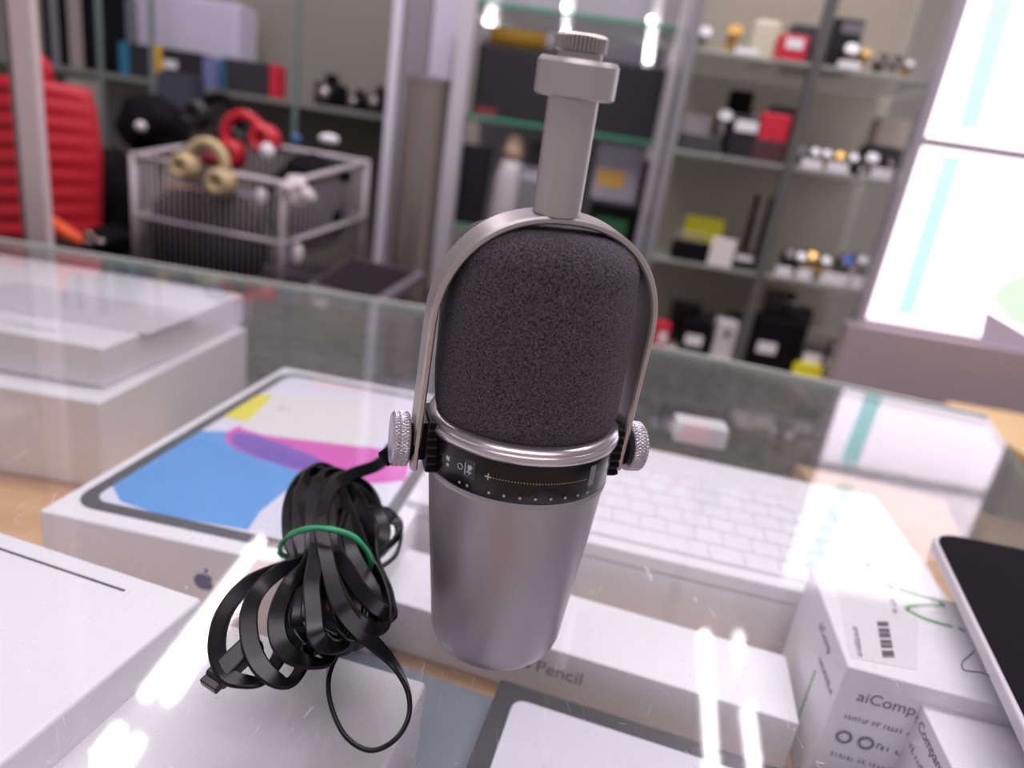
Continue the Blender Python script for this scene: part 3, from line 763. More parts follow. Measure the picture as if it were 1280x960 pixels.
# plug
P, Q = at(268, 851, 3.5*.001), at(318, 803, 8*.001)
d = (P-Q).normalized(); s = d.cross(LZ).normalized(); n_ = s.cross(d)
bm = bmesh.new(); bm_box(bm, Q+d*.008, d*.009, s*.0040, n_*.0026); bev(frommesh('plug_grip', bm, BLACK, cabh), .0012)
bm = bmesh.new(); bm_box(bm, P-d*.0018, d*.0045, s*.0036, n_*.0014); bev(frommesh('plug_tip', bm, mat('plug_metal', (70, 66, 66), .35, .8), cabh), .0004)
# strain relief at the microphone
bm = bmesh.new(); bm_cyl(bm, PM+PA*-.040+PN*-.010+LZ*-.006, PM+PA*-.047+PN*-.006+LZ*-.010, .003, 16); frommesh('strain_relief', bm, BLACKM, cabh, True)
# rubber band
rb = []
for px, py, z in ((350, 684, 9), (360, 670, 17), (385, 661, 25), (410, 661, 28), (440, 670, 26), (458, 688, 20), (466, 710, 10), (463, 716, 3), (440, 716, 1.5), (400, 706, 1.2), (365, 698, 1.5), (351, 692, 4)):
    rb.append(at(px, py, z*.001))
S = catmull(rb, 6, True)
bm = bmesh.new(); rings = []; k = len(S)
for i, p in enumerate(S):
    t_ = (S[(i+1) % k]-S[i-1]).normalized(); c = at(405, 690, .012); out_ = (p-c); out_ = (out_-t_*out_.dot(t_)).normalized(); u = t_.cross(out_)
    tw = .5*math.sin(i*.5)
    u2 = u*math.cos(tw)+out_*math.sin(tw); o2 = out_*math.cos(tw)-u*math.sin(tw)
    rings.append([bm.verts.new(p+u2*x*.0011+o2*y*.0006) for x, y in ((-1, -1), (-1, 1), (1, 1), (1, -1))])
for i in range(k):
    A_, B_ = rings[i], rings[(i+1) % k]
    for j in range(4): bm.faces.new((A_[j], A_[(j+1) % 4], B_[(j+1) % 4], B_[j]))
rbo = frommesh('rubber_band', bm, mat('green_rubber', (40, 150, 100), .5), None, True)
tag(rbo, 'green rubber band wrapped around the black cable coil', 'rubber band')
#BACKGROUND
# ================================================================== BEHIND THE COUNTER
EM = {}
def base_at(x0, x1, yb, Y):
    a = atL(x0, yb, Y); b = atL(x1, yb, Y); c = atL((x0+x1)/2, yb, Y)
    return c, abs((b-a).dot(LX))
def height(xc, y0, y1, Y): return abs(atL(xc, y0, Y).z-atL(xc, y1, Y).z)

# glass cabinet of watches (two bays)
YC = 1.10; YB = 1.36
cabw = thing('glass_cabinet', 'two bay glass display cabinet full of watches behind the counter', 'display cabinet', W(.45, 1.22, FLOOR_Z))
backp = mat('cabinet_back', (164, 152, 138), .6, vary=.06, vscale=3)
xl = loc(atL(838, 200, YC))[0]; xr = loc(atL(1130, 230, YC))[0]; xm = loc(atL(990, 200, YC))[0]
lbox('back_panel', xl, xr+.03, YB, YB+.015, FLOOR_Z, .95, backp, cabw)
post = mat('grey_post', (150, 148, 152), .35, .5)
postd = mat('olive_post', (96, 94, 92), .4, .3)
wpost = mat('pale_post', (205, 196, 204), .35, .3)
lbox('corner_post', xl-.012, xl+.004, YC, YC+.02, FLOOR_Z, .95, post, cabw)
lbox('middle_post', xm-.010, xm+.008, YC, YC+.02, FLOOR_Z, .95, postd, cabw)
lbox('corner_post', xr-.004, xr+.030, YC, YC+.03, FLOOR_Z, .95, mat('lilac_post', (160, 152, 160), .4, .3), cabw)
lbox('side_pane', xl-.006, xl-.002, YC+.022, YB-.002, FLOOR_Z+.02, .95, GLASS, cabw)
lbox('side_pane', xr+.012, xr+.016, YC+.032, YB-.002, FLOOR_Z+.02, .95, GLASS, cabw)
shelfz = []
SHG = mat('shelf_glass', (190, 196, 190), .15, alpha=.55)
for px, py, nm in ((925, 66, 'glass_shelf'), (915, 196, 'glass_shelf'), (890, 332, 'glass_shelf'), (870, 447, 'base_shelf')):
    z = atL(px, py, YC).z; shelfz.append(z)
    if nm == 'glass_shelf': lbox(nm, xl, xr, YC+.003, YB-.003, z-.006, z, SHG, cabw)
    else:
        lbox(nm, xl, xr, YC-.01, YB-.001, z-.02, z, mat('cream_shelf', (206, 192, 176), .5), cabw)
        lbox('plinth', xl, xr, YC+.03, YB-.001, FLOOR_Z, z-.0205, CREAM, cabw)
z4 = shelfz[3]

def sbox(name, label, cat, grp, x0, x1, y0, y1, zs, Y, m, dep=None, bw=.003, lbl=None, lid=None):
    c, w_ = base_at(x0, x1, y1, Y); h_ = height((x0+x1)/2, y0, y1, Y)
    c.z = zs if zs is not None else c.z
    c = V((c.x, c.y, c.z+.0003)); dep = dep or w_*.7
    c = c+LY*dep/2
    if lbl is None and lid is None:
        o = boxo(name, c, LX, LY, w_, dep, h_, m, None, bw); tag(o, label, cat, grp); return o
    t = thing(name, label, cat, c, grp)
    boxo('box_body', c, LX, LY, w_, dep, h_, m, t, bw)
    if lbl:
        fx, fz, fw_, fh_ = lbl[:4]; mm = lbl[4] if len(lbl) > 4 else PALE
        boxo('label', c+LX*(fx*w_)-LY*(dep/2+.0008)+LZ*(h_*fz), LX, LY, w_*fw_, .001, h_*fh_, mm, t)
    if lid: boxo('lid', c+LZ*(h_+.0003), LX, LY, w_*1.01, dep*1.01, lid[0], lid[1], t, .001)
    return t
def watch(label, grp, x0, x1, y0, y1, zs, Y, strap, face, stand=PALE, name='wristwatch'):
    """watch strapped round a C stand, dial towards the room"""
    c, w_ = base_at(x0, x1, y1, Y); h_ = height((x0+x1)/2, y0, y1, Y); c.z = zs+.0003; r_ = h_/2
    ctr = c+LY*r_+LZ*(h_*.52)
    t = thing(name, label, 'watch', c+LY*r_, grp)
    bm = bmesh.new(); ax = LX
    segs = 22; wv = LX*(w_*.26)
    ring = []
    for i in range(segs):
        a = 2*math.pi*i/segs; d = LY*math.cos(a)+LZ*math.sin(a)
        ring.append([bm.verts.new(ctr+d*r_*k1*.92+wv*k2) for k1, k2 in ((1, -1), (1, 1), (.86, 1), (.86, -1))])
    for i in range(segs):
        A_, B_ = ring[i], ring[(i+1) % segs]
        for j in range(4): bm.faces.new((A_[j], A_[(j+1) % 4], B_[(j+1) % 4], B_[j]))
    frommesh('strap', bm, strap, t, True)
    fn = (-LY*.8+LZ*.6).normalized(); fc = ctr+fn*r_*.90; R1 = min(w_*.5, r_*.95)
    lathe('watch_case', fc, fn, [(0, -.002), (R1*.95, -.002), (R1, .001), (R1, .004), (R1*.86, .006), (0, .006)], STEEL if face is not GOLD else GOLD, t, 24)
    lathe('dial', fc+fn*.0062, fn, [(0, 0), (R1*.82, 0), (R1*.82, .0004), (0, .0004)], face, t, 24, False)
    boxo('stand', c+LY*r_, LX, LY, w_*.5, r_*1.1, h_*.16, stand, t, .001)
    return t
dialw = mat('white_dial', (226, 224, 228), .3); dialb = mat('blue_dial', (52, 96, 190), .3); dialk = mat('black_dial', (28, 28, 32), .3); brown = mat('brown_strap', (92, 58, 42), .6)
G1, G2, G3, G4 = ('goods on the top shelf of the watch cabinet', 'goods on the second shelf of the watch cabinet', 'goods on the third shelf of the watch cabinet', 'goods on the base shelf of the watch cabinet')
s1, s2, s3, s4 = shelfz
Yi = YC+.03
# top shelf, left bay
watch('steel watch with pale dial on the top shelf beside the cabinet corner', G1, 868, 888, 28, 56, s1, Yi, STEEL, dialw)
watch('gold watch standing on the top shelf beside a cream cushion', G1, 905, 926, 20, 58, s1, Yi, GOLD, GOLD)
sbox('jewellery_cushion', 'tall cream display cushion on the top shelf left bay', 'display stand', G1, 938, 974, -4, 56, s1, Yi+.06, mat('cream_velvet', (206, 200, 176), .8), .03, .01)
sbox('watch_box', 'red box with white label at the end of the top shelf', 'box', G1, 972, 1009, 32, 66, s1, Yi-.02, RED, .05, .004, lbl=(0, .45, .6, .4))
sbox('watch_box', 'dark open box behind the red box on the top shelf', 'box', G1, 986, 1024, -8, 56, s1, Yi+.09, DGREY, .04)
sbox('price_card', 'pale price card lying beside the gold watch on the top shelf', 'price card', G1, 920, 950, 52, 60, s1, Yi-.02, PALE, .02, .001)
# top shelf, right bay
sbox('watch_box', 'tall black display box on the top shelf right bay', 'box', G1, 1034, 1072, -6, 66, s1, Yi+.03, BLACK, .06, .003, lbl=(.1, .72, .7, .2, MGREY))
watch('white round dial watch before the tall black box on the top shelf', G1, 1052, 1072, 42, 74, s1, Yi-.01, BLACK, dialw)
watch('gold toned watch beside the white dial watch on the top shelf', G1, 1074, 1088, 46, 76, s1, Yi, GOLD, GOLD)
watch('brown strap watch near the right end of the top shelf', G1, 1094, 1110, 54, 80, s1, Yi, brown, dialk)
watch('steel watch third from the right on the top shelf', G1, 1112, 1128, 56, 82, s1, Yi, STEEL, dialk)
watch('small gold watch second from the right on the top shelf', G1, 1130, 1142, 62, 84, s1, Yi, GOLD, dialw)
sbox('price_card', 'white price card in front of the white dial watch on the top shelf', 'price card', G1, 1050, 1078, 68, 78, s1, Yi-.022, PALE, .015, .001)
# second shelf, left bay
sbox('watch_box', 'pale grey cube box at the left end of the second shelf', 'box', G2, 850, 882, 136, 184, s2, Yi+.04, mat('grey_card', (176, 168, 172), .6), .05)
sbox('display_tray', 'low dark tray under the pale cube on the second shelf', 'tray', G2, 846, 898, 170, 192, s2, Yi-.02, DGREY, .04)
sbox('watch_box', 'upright black box in the middle of the second shelf left bay', 'box', G2, 897, 926, 104, 192, s2, Yi+.06, BLACKM, .03)
watch('steel watch leaning at the left of the upright black box', G2, 888, 908, 126, 190, s2, Yi+.012, STEEL, dialw)
sbox('watch_box', 'black box with a white label in the middle of the second shelf', 'box', G2, 907, 942, 139, 194, s2, Yi-.02, BLACK, .03, .003, lbl=(0, .62, .8, .26))
watch('round pale watch above the labelled black box on the second shelf', G2, 930, 946, 120, 190, s2, Yi+.04, BLACK, dialw)
sbox('watch_box', 'black box standing behind the red box on the second shelf', 'box', G2, 950, 984, 118, 194, s2, Yi+.06, DGREY, .03)
sbox('watch_box', 'bright red box on a dark red block on the second shelf', 'box', G2, 944, 983, 144, 180, s2+.0355, Yi-.02, RED, .04, .004)
sbox('display_block', 'dark red block carrying the red box on the second shelf', 'display stand', G2, 934, 984, 176, 205, s2, Yi-.02, mat('dark_red', (72, 34, 36), .6), .045).scale.z = .98
# second shelf, right bay
xs = [(987, 1003), (1006, 1020), (1021, 1034), (1037, 1050), (1054, 1068)]
for k_, ((a_, b_), (st_, fc_, lb_)) in enumerate(zip(xs, ((STEEL, dialk, 'steel watch next to the middle post on the second shelf'), (BLACK, dialw, 'black strap watch second from the middle post on the second shelf'),
        (GOLD, dialw, 'gold bracelet watch third from the middle post on the second shelf'), (GOLD, GOLD, 'all gold watch fourth from the middle post on the second shelf'), (BLACK, dialw, 'large white dial watch left of the black block on the second shelf')))):
    watch(lb_, G2, a_, b_, 186+k_*2, 212+k_*2, s2, Yi, st_, fc_)
for k_, (a_, lb_) in enumerate(((998, 'white price card under the first watch of the second shelf right bay'), (1030, 'white price card in the middle of the second shelf right bay'), (1086, 'white price card near the right end of the second shelf'))):
    sbox('price_card', lb_, 'price card', G2, a_, a_+26, 208+k_*5, 220+k_*6, s2, Yi-.024, PALE, .012, .001)
sbox('watch_box', 'dark block under a beige box at the right of the second shelf', 'box', G2, 1078, 1130, 166, 210, s2, Yi+.05, DGREY, .05)
t = sbox('watch_box', 'beige box standing on the dark block of the second shelf', 'box', G2, 1096, 1134, 128, 166, s2+height(1104, 166, 210, Yi+.05)+.0006, Yi+.05, BEIGE, .045)
watch('steel watch before the dark block on the second shelf', G2, 1074, 1092, 196, 226, s2, Yi-.01, STEEL, dialw)
watch('black watch at the right end of the second shelf', G2, 1104, 1120, 200, 228, s2, Yi-.01, BLACK, dialk)
# third shelf, left bay
sbox('note_card', 'yellow card standing on the third shelf left bay', 'card', G3, 848, 897, 264, 318, s3, Yi+.05, YELLOW, .004, .0005)
t = sbox('ring_tray', 'dark tray of shiny rings before the yellow card', 'tray', G3, 838, 884, 308, 332, s3, Yi-.02, BLACKM, .06)
for k_, px in enumerate((846, 856, 866, 876)):
    p = atL(px, 305, Yi-.005); p.z = s3+height(861, 308, 332, Yi-.02)+.009
    bm = bmesh.new(); bm_torus(bm, p, LY+LX*.3, .0075, .002, 16, 6); o_ = frommesh('ring', bm, STEEL, None, True)
    tag(o_, ['silver ring at the left end of the dark tray', 'silver ring second from the left on the dark tray', 'silver ring third from the left on the dark tray', 'silver ring at the right end of the dark tray'][k_], 'ring', 'rings on the dark tray')
sbox('note_card', 'cream square card hanging before the third shelf', 'card', G3, 882, 913, 300, 336, s3, Yi-.026, CREAM, .004, .001)
sbox('display_tray', 'low black tray at the middle post on the third shelf', 'tray', G3, 905, 942, 312, 334, s3, Yi-.01, BLACK, .05, .002, lbl=(.1, .5, .6, .3))
for k_, (a_, b_, lb_) in enumerate(((920, 931, 'left of two black leather strap stands on the third shelf'), (938, 950, 'right of two black leather strap stands on the third shelf'))):
    t = thing('strap_stand', lb_, 'display stand', base_at(a_, b_, 330, Yi+.05)[0]*1, G3); c, w_ = base_at(a_, b_, 330, Yi+.05); c.z = s3+.0003
    t.location = c; h_ = height(a_, 238, 330, Yi+.05)
    boxo('base', c, LX, LY, w_*1.3, .03, .006, DGREY, t, .001); bm = bmesh.new(); bm_cyl(bm, c+LZ*.006, c+LZ*h_, w_*.4, 14, w_*.32); frommesh('pillar', bm, BLACKM, t, True)
    bm = bmesh.new(); bm_torus(bm, c+LZ*(h_*.75)-LY*.003, LX, w_*.5, .002, 16, 6); frommesh('strap', bm, brown, t, True)
# third shelf, right bay
for k_, (a_, b_, y0_, y1_, st_, fc_, lb_) in enumerate(((974, 988, 312, 346, BLACK, dialk, 'black watch beside the middle post on the third shelf'), (988, 1002, 316, 348, BLACK, dialw, 'white dial watch on black strap on the third shelf'),
        (1002, 1014, 314, 350, GOLD, GOLD, 'gold watch in the middle of the third shelf'), (1018, 1032, 322, 354, GOLD, dialw, 'gold rimmed white dial watch on the third shelf'), (1044, 1060, 318, 356, BLACK, dialb, 'blue dial watch on the third shelf'),
        (1062, 1078, 316, 358, STEEL, dialw, 'steel watch right of the blue dial watch'))):
    watch(lb_, G3, a_, b_, y0_, y1_, s3, Yi, st_, fc_)
for k_, (a_, lb_) in enumerate(((966, 'white price card by the middle post on the third shelf'), (992, 'white price card under the gold watch on the third shelf'), (1022, 'wide white price card before the blue dial watch'), (1058, 'white price card at the right end of the third shelf'))):
    sbox('price_card', lb_, 'price card', G3, a_, a_+[20, 18, 34, 18][k_], 342+k_*5, 354+k_*6, s3, Yi-.024, PALE, .012, .001)
# base shelf
sbox('red_case', 'red and white packet at the left end of the base shelf', 'packet', G4, 812, 832, 404, 440, s4, Yi-.03, RED, .03, .003, lbl=(.1, .3, .5, .4))
sbox('watch_box', 'black box at the back left of the base shelf', 'box', G4, 832, 868, 375, 425, s4, Yi+.08, BLACK, .04)
sbox('watch_box', 'black box with a silver label beside the red packet', 'box', G4, 848, 884, 400, 444, s4, Yi-.02, BLACKM, .05, .004, lbl=(-.1, .3, .6, .3))
bm = bmesh.new(); c, w_ = base_at(866, 888, 430, Yi+.06); c.z = s4; bm_torus(bm, c+LZ*.055, LY, .02, .006, 20, 8); bm_cyl(bm, c+LZ*.0003, c+LZ*.034, .007, 12)
tag(frommesh('bangle_stand', bm, DGREY, None, True), 'dark round bangle on a stand behind the base shelf boxes', 'display stand', G4)
sbox('watch_box', 'white box with a dark spot by the middle post on the base shelf', 'box', G4, 886, 914, 402, 452, s4, Yi-.02, mat('greyish_white', (196, 190, 192), .6), .05, .004, lbl=(0, .62, .25, .16, DGREY))
sbox('mobile_phone', 'black phone leaning behind the white box on the base shelf', 'phone', G4, 900, 920, 376, 430, s4, Yi+.05, BLACK, .008)
sbox('watch_box', 'large black box with a silver label right of the middle post', 'box', G4, 926, 990, 412, 476, s4, Yi-.03, BLACKM, .07, .005, lbl=(-.18, .32, .38, .22))
sbox('watch_box', 'black upper box behind the large black box on the base shelf', 'box', G4, 958, 994, 398, 470, s4, Yi+.05, BLACK, .04)
sbox('mobile_phone', 'tall black phone beside the middle post on the base shelf', 'phone', G4, 934, 956, 370, 460, s4, Yi+.045, BLACK, .008)
watch('round white watch above the large black box', G4, 964, 980, 386, 466, s4, Yi+.1, BLACK, dialw)
sbox('watch_box', 'low dark box with a white label near the right end of the base shelf', 'box', G4, 990, 1024, 444, 480, s4, Yi-.02, DGREY, .04, .003, lbl=(-.05, .4, .7, .4))
sbox('watch_box', 'beige box behind the low dark box on the base shelf', 'box', G4, 992, 1040, 424, 470, s4, Yi+.06, BEIGE, .04)
sbox('note_card', 'small yellow card on the front of the base shelf', 'card', G4, 984, 1022, 468, 484, s4, YC-.002, YELLOW, .012, .0005)
watch('steel bracelet watch at the right end of the base shelf', G4, 1026, 1048, 446, 490, s4, Yi-.01, STEEL, dialw)
t = thing('bracelet', 'open steel bracelet trailing off the base shelf end', 'bracelet', atL(1048, 486, Yi), G4)
S = catmull([atL(1036, 462, Yi-.02), atL(1046, 474, Yi-.02), atL(1054, 484, Yi-.025), atL(1060, 494, Yi-.03)], 6)
for p in S: p.z = max(p.z, s4+.0045)
tube('bracelet_links', S, .004, STEEL, t)

# lit display window on the right
YD = 1.07
litm = mat('lit_panel', (255, 240, 255), .5, emit=1.8)
lit = thing('illuminated_display', 'large glowing white display panel with a teal stripe right of the watch cabinet', 'illuminated display', W(.85, YD, FLOOR_Z))
P = atL(1080, 405, YD); xL, _, zL = loc(P); xR = loc(atL(1292, 440, YD))[0]+.02
zL += .01
zBar = atL(1150, 176, YD).z
lbox('light_panel', xL, xR, YD, YD+.02, zL, zBar-.006, litm, lit, .004)
lbox('light_panel', xL, xR, YD, YD+.02, zBar+.006, .58, litm, lit, .004)
lbox('cross_bar', xL, xR, YD-.006, YD+.02, zBar-.0055, zBar+.0055, mat('bar_grey', (120, 112, 112), .5), lit)
lbox('side_frame', xL-.016, xL-.001, YD-.004, YD+.024, zL-.01, 1.0, mat('frame_lilac', (176, 168, 176), .4, .3), lit)
lbox('side_frame', xR+.001, xR+.03, YD-.004, YD+.03, zL-.01, 1.0, MGREY, lit)
lbox('ledge', xL-.03, xR+.03, YD-.012, YD+.024, zL-.135, zL-.0105, mat('ledge_pink', (170, 154, 160), .5, vary=.05, vscale=5), lit, .004)
lbox('cabinet_body', xr+.055, xR+.03, YD, YD+.3, FLOOR_Z, zL-.136, mat('dusty_brown', (150, 132, 120), .6), lit)
teal = mat('teal_lit', (176, 236, 240), .5, emit=.95)
def lpoly(name, pix, m, z0=.0015, par=None):
    pts = [atL(px, py, YD-.0005) for px, py in pix]
    k = len(pts); n_ = -LY; o_ = newobj(name, pts+[p+n_*.001 for p in pts], [tuple(range(k)), tuple(range(k, 2*k))[::-1]]+[(i, (i+1) % k, k+(i+1) % k, k+i) for i in range(k)], m, par or lit); return o_
lpoly('teal_stripe', [(1118, 394), (1142, 395), (1204, 196), (1178, 193)], teal)
lpoly('teal_stripe', [(1196, 160), (1222, 164), (1272, -10), (1240, -14)], teal)
lpoly('green_patch', [(1236, 372), (1252, 352), (1300, 330), (1300, 425), (1262, 402)], mat('green_lit', (190, 255, 190), .5, emit=1.0))
lpoly('grey_wedge', [(1222, 436), (1232, 388), (1300, 428), (1300, 452)], mat('wedge_grey', (206, 194, 214), .6))
# tan wooden stool top seen beyond the counter corner
p0 = atL(1262, 552, .66)
tan = mat('tan_wood', (214, 178, 128), .5, vary=.06, vscale=8)
cz = at(1270, 560, -.10)
tb_ = thing('side_table', 'light tan wooden table beyond the right corner of the counter', 'table', V((cz.x+.12, cz.y+.02, FLOOR_Z)))
boxo('table_top', V((cz.x+.15, cz.y+.02, -.115)), LX, LY, .30, .34, .016, tan, tb_, .003)
for sx in (-1, 1):
    for sy in (-1, 1): boxo('leg', V((cz.x+.15, cz.y+.02, FLOOR_Z))+LX*(.12*sx)+LY*(.13*sy), LX, LY, .03, .03, -.1155-FLOOR_Z, tan, tb_)

# ------------------------------------------------ middle cabinet
YM = 1.40
xa = loc(atL(562, 200, YM))[0]; xb = loc(atL(818, 200, YM))[0]
mc = thing('glass_cabinet', 'tall narrow glass cabinet of electronics behind the microphone', 'display cabinet', W((xa+xb)/2, YM+.15, FLOOR_Z))
lbox('corner_post', xa-.015, xa+.022, YM, YM+.03, FLOOR_Z, .95, wpost, mc)
lbox('corner_post', xb-.006, xb+.040, YM-.02, YM+.03, FLOOR_Z, .95, wpost, mc)
lbox('door_edge', xb+.044, xb+.060, YM-.02, YM+.03, FLOOR_Z, .95, BLACKM, mc)
lbox('back_panel', xa, xb, YM+.34, YM+.355, FLOOR_Z, .95, mat('back_lilac', (168, 162, 170), .6, vary=.08, vscale=5), mc)
mz = []
for px, py in ((690, 12), (690, 158), (690, 300)):
    z = atL(px, py, YM).z; mz.append(z)
    lbox('glass_shelf', xa, xb, YM+.004, YM+.337, z-.007, z, SHG, mc)
    lbox('shelf_edge', xa+.023, xb-.007, YM-.001, YM+.0035, z-.007, z, GREEN_EDGE, mc)
lbox('base', xa, xb, YM+.004, YM+.337, FLOOR_Z, mz[2]-.16, DGREY, mc)
GM = 'electronics in the middle cabinet'
m1, m2, m3 = mz
sbox('monitor_case', 'big flat black equipment case on the green edged shelf', 'equipment case', GM, 584, 818, 66, 160, m2, YM+.05, mat('case_black', (30, 27, 32), .4), .16, .006, lbl=(-.42, .02, .12, .12, mat('dull_red', (120, 40, 46), .6)))
t = thing('camera_roll', 'yellow roll with white end caps lying on the black equipment case', 'roll', atL(650, 36, YM+.1), GM)
hz = m2+height(700, 66, 160, YM+.05)+.0235
a_, b_ = atL(618, 18, YM+.1), atL(688, 22, YM+.1); a_.z = b_.z = hz
bm = bmesh.new(); bm_cyl(bm, a_, b_, .022, 20); frommesh('roll_body', bm, mat('yellow_roll', (214, 164, 50), .5), t, True)
for q, e_ in ((a_, -1), (b_, 1)):
    bm = bmesh.new(); bm_cyl(bm, q+LX*(e_*.0005), q+LX*(e_*.02), .0225, 20); frommesh('end_cap', bm, PALE, t, True)
lamp_em = mat('led_lamp', (255, 250, 255), .4, emit=7)
for k_, (px, y0, y1, w_, lb_) in enumerate(((611, 22, 52, .026, 'bright lamp strip left of the yellow roll'), (707, 4, 46, .014, 'thin bright lamp strip behind the microphone top'), (810, 22, 78, .018, 'bright slanted lamp strip at the right of the middle cabinet'))):
    q0_, q1_ = atL(px, y1, YM+.20), atL(px+(4 if k_ == 2 else 0), y0, YM+.20)
    t = thing('cabinet_lamp', lb_, 'lamp', q0_, 'lamp strips in the middle cabinet')
    bm = bmesh.new(); bm_cyl(bm, q0_-LY*.004, q1_-LY*.004, w_*.42, 12); frommesh('tube', bm, lamp_em, t, True)
    boxo('backing_rail', V((q0_.x, q0_.y+.012, q0_.z-.01))-LY*0, LX, LY, w_*1.3, .006, .30, PALE, t)
sbox('paper_stack', 'lilac grey flat packet on the black equipment case', 'packet', GM, 700, 800, 40, 64, m2+height(700, 66, 160, YM+.05)+.0004, YM+.08, mat('lilac_grey', (176, 170, 184), .5), .1)
# lower shelf goods
sbox('speaker_box', 'narrow black box at the left of the lower middle shelf', 'box', GM, 562, 598, 190, 290, m3, YM+.04, BLACK, .06)
t = thing('plush_bottle', 'pale bottle with a tan rounded cap in the middle cabinet', 'bottle', atL(628, 290, YM+.05), GM)
c = atL(628, 290, YM+.05); c.z = m3+.0003; h_ = height(628, 160, 290, YM+.05)*.93
lathe('bottle_body', c, LZ, [(0, 0), (.034, 0), (.036, .01), (.036, h_*.55), (.026, h_*.72), (.022, h_*.74), (0, h_*.74)], mat('pale_plastic', (190, 180, 184), .4), t, 24)
lathe('cap', c+LZ*(h_*.7405), LZ, [(0, 0), (.024, 0), (.024, h_*.12), (.018, h_*.22), (.008, h_*.26), (0, h_*.26)], mat('tan_cap', (206, 172, 146), .5), t, 24)
sbox('equipment_box', 'dark box right of the pale bottle in the middle cabinet', 'box', GM, 648, 672, 176, 290, m3, YM+.10, DGREY, .06)
sbox('equipment_box', 'grey box lower right of the pale bottle in the middle cabinet', 'box', GM, 640, 672, 206, 292, m3, YM+.02, MGREY, .05, .003, lbl=(0, .8, .9, .12, mat('lilac_grey', (176, 170, 184), .5)))
sbox('snack_box', 'lilac carton with a yellow picture right of the microphone stem', 'box', GM, 736, 792, 180, 252, None, YM+.05, mat('lilac_carton', (158, 152, 166), .5), .05, .003, lbl=(-.1, .25, .6, .3, mat('amber_print', (206, 158, 76), .5)))
sbox('equipment_box', 'black box below the lilac carton in the middle cabinet', 'box', GM, 730, 800, 252, 304, m3, YM+.05, BLACKM, .08, .003, lbl=(-.1, .3, .6, .4, mat('dark_green', (40, 96, 58), .6)))
sbox('equipment_box', 'brown grey box beside the lilac carton in the middle cabinet', 'box', GM, 788, 812, 184, 298, m3, YM+.12, mat('brown_grey', (118, 104, 104), .6), .05)

# aluminium column and posts left of the middle cabinet
YP = 1.12
c = atL(517, 300, YP); r_ = .041
colm = bpy.data.materials.new('cylinder_steel'); colm.use_nodes = True; b = colm.node_tree.nodes['Principled BSDF']
b.inputs['Base Color'].default_value = lin((150, 138, 132))+(1,); b.inputs['Metallic'].default_value = .75; b.inputs['Roughness'].default_value = .32
zb_ = atL(300, 372, .98).z
t = thing('steel_canister', 'tall brushed steel cylinder standing between the two cabinets', 'canister', V((c.x, c.y, (zb_+.0003))))
zt_ = atL(526, 96, YP).z
lathe('canister_body', V((c.x, c.y, (zb_+.0003))), LZ, [(0, 0), (r_, 0), (r_, zt_-(zb_+.0003)-.01), (0, zt_-(zb_+.0003)-.01)], colm, t, 40).modifiers.new('e', 'EDGE_SPLIT').split_angle = R(40)
lathe('rim_cap', V((c.x, c.y, zt_-.0099)), LZ, [(0, 0), (r_*1.04, 0), (r_*1.04, .01), (0, .01)], STEEL, t, 40).modifiers.new('e', 'EDGE_SPLIT').split_angle = R(40)
YQ = 1.53
for nm, a_, b_, m_, lb_ in (('aluminium_post', 505, 536, mat('soft_grey_metal', (150, 144, 150), .4, .4), 'grey flat aluminium post rising behind the steel cylinder'), ('aluminium_post', 538, 566, mat('bright_lilac_post', (214, 206, 224), .35, .2), 'bright lilac white post rising behind the steel cylinder'), ('aluminium_post', 488, 500, mat('bright_strip', (226, 220, 232), .35, .2), 'thin bright edge post left of the steel cylinder')):
    x0_, x1_ = loc(atL(a_, 60, YQ))[0], loc(atL(b_, 60, YQ))[0]
    zz = .02 if nm == 'x' else FLOOR_Z
    o_ = lbox(nm, x0_, x1_, YQ, YQ+.03, zz, .98, m_); tag(o_, lb_, 'post', 'upright posts behind the steel cylinder')

# ------------------------------------------------ left shelving
YL = 1.62
xa = loc(atL(20, 150, YL))[0]-.5; xb = loc(atL(492, 150, YL))[0]
lc = thing('glass_cabinet', 'wide glass cabinet of cameras and cases behind the wire basket', 'display cabinet', W((xa+xb)/2, YL+.2, FLOOR_Z))
lbox('back_panel', xa, xb, YL+.36, YL+.375, FLOOR_Z, 1.0, mat('olive_back', (134, 130, 120), .6, vary=.06, vscale=2), lc)
zs1 = atL(300, 116, YL).z
lbox('glass_shelf', xa, xb, YL, YL+.358, zs1-.012, zs1, mat('grey_shelf', (128, 128, 124), .3), lc)
zs0 = atL(300, 345, YL).z
lbox('base_shelf', xa, xb, YL-.1, YL+.358, zs0-.03, zs0, mat('dark_base', (50, 48, 48), .5), lc)
lbox('base_body', xa, xb, YL-.08, YL+.358, FLOOR_Z, zs0-.031, DGREY, lc)
for px in (125, 190, 372):
    xx = loc(atL(px, 60, YL))[0]; lbox('pane_edge', xx-.006, xx+.006, YL-.004, YL+.004, zs0, 1.0, mat('greenish_edge', (110, 122, 120), .3), lc)
GL = 'goods on the left cabinet shelf'
for k_, (a_, b_, m_, lb_) in enumerate(((57, 66, BLACKM, 'leftmost thin black binder beside the pale post'), (66, 76, MGREY, 'grey binder between two black binders on the shelf'), (76, 88, BLACKM, 'black binder right of the grey binder on the shelf'), (88, 105, mat('warm_grey', (150, 138, 134), .5), 'wide warm grey binder on the left shelf'), (105, 118, BLACKM, 'rightmost black binder on the left shelf'))):
    sbox('binder', lb_, 'binder', 'binders on the left shelf', a_, b_-.6, -20, 92, zs1, YL+.02, m_, .16, .003)
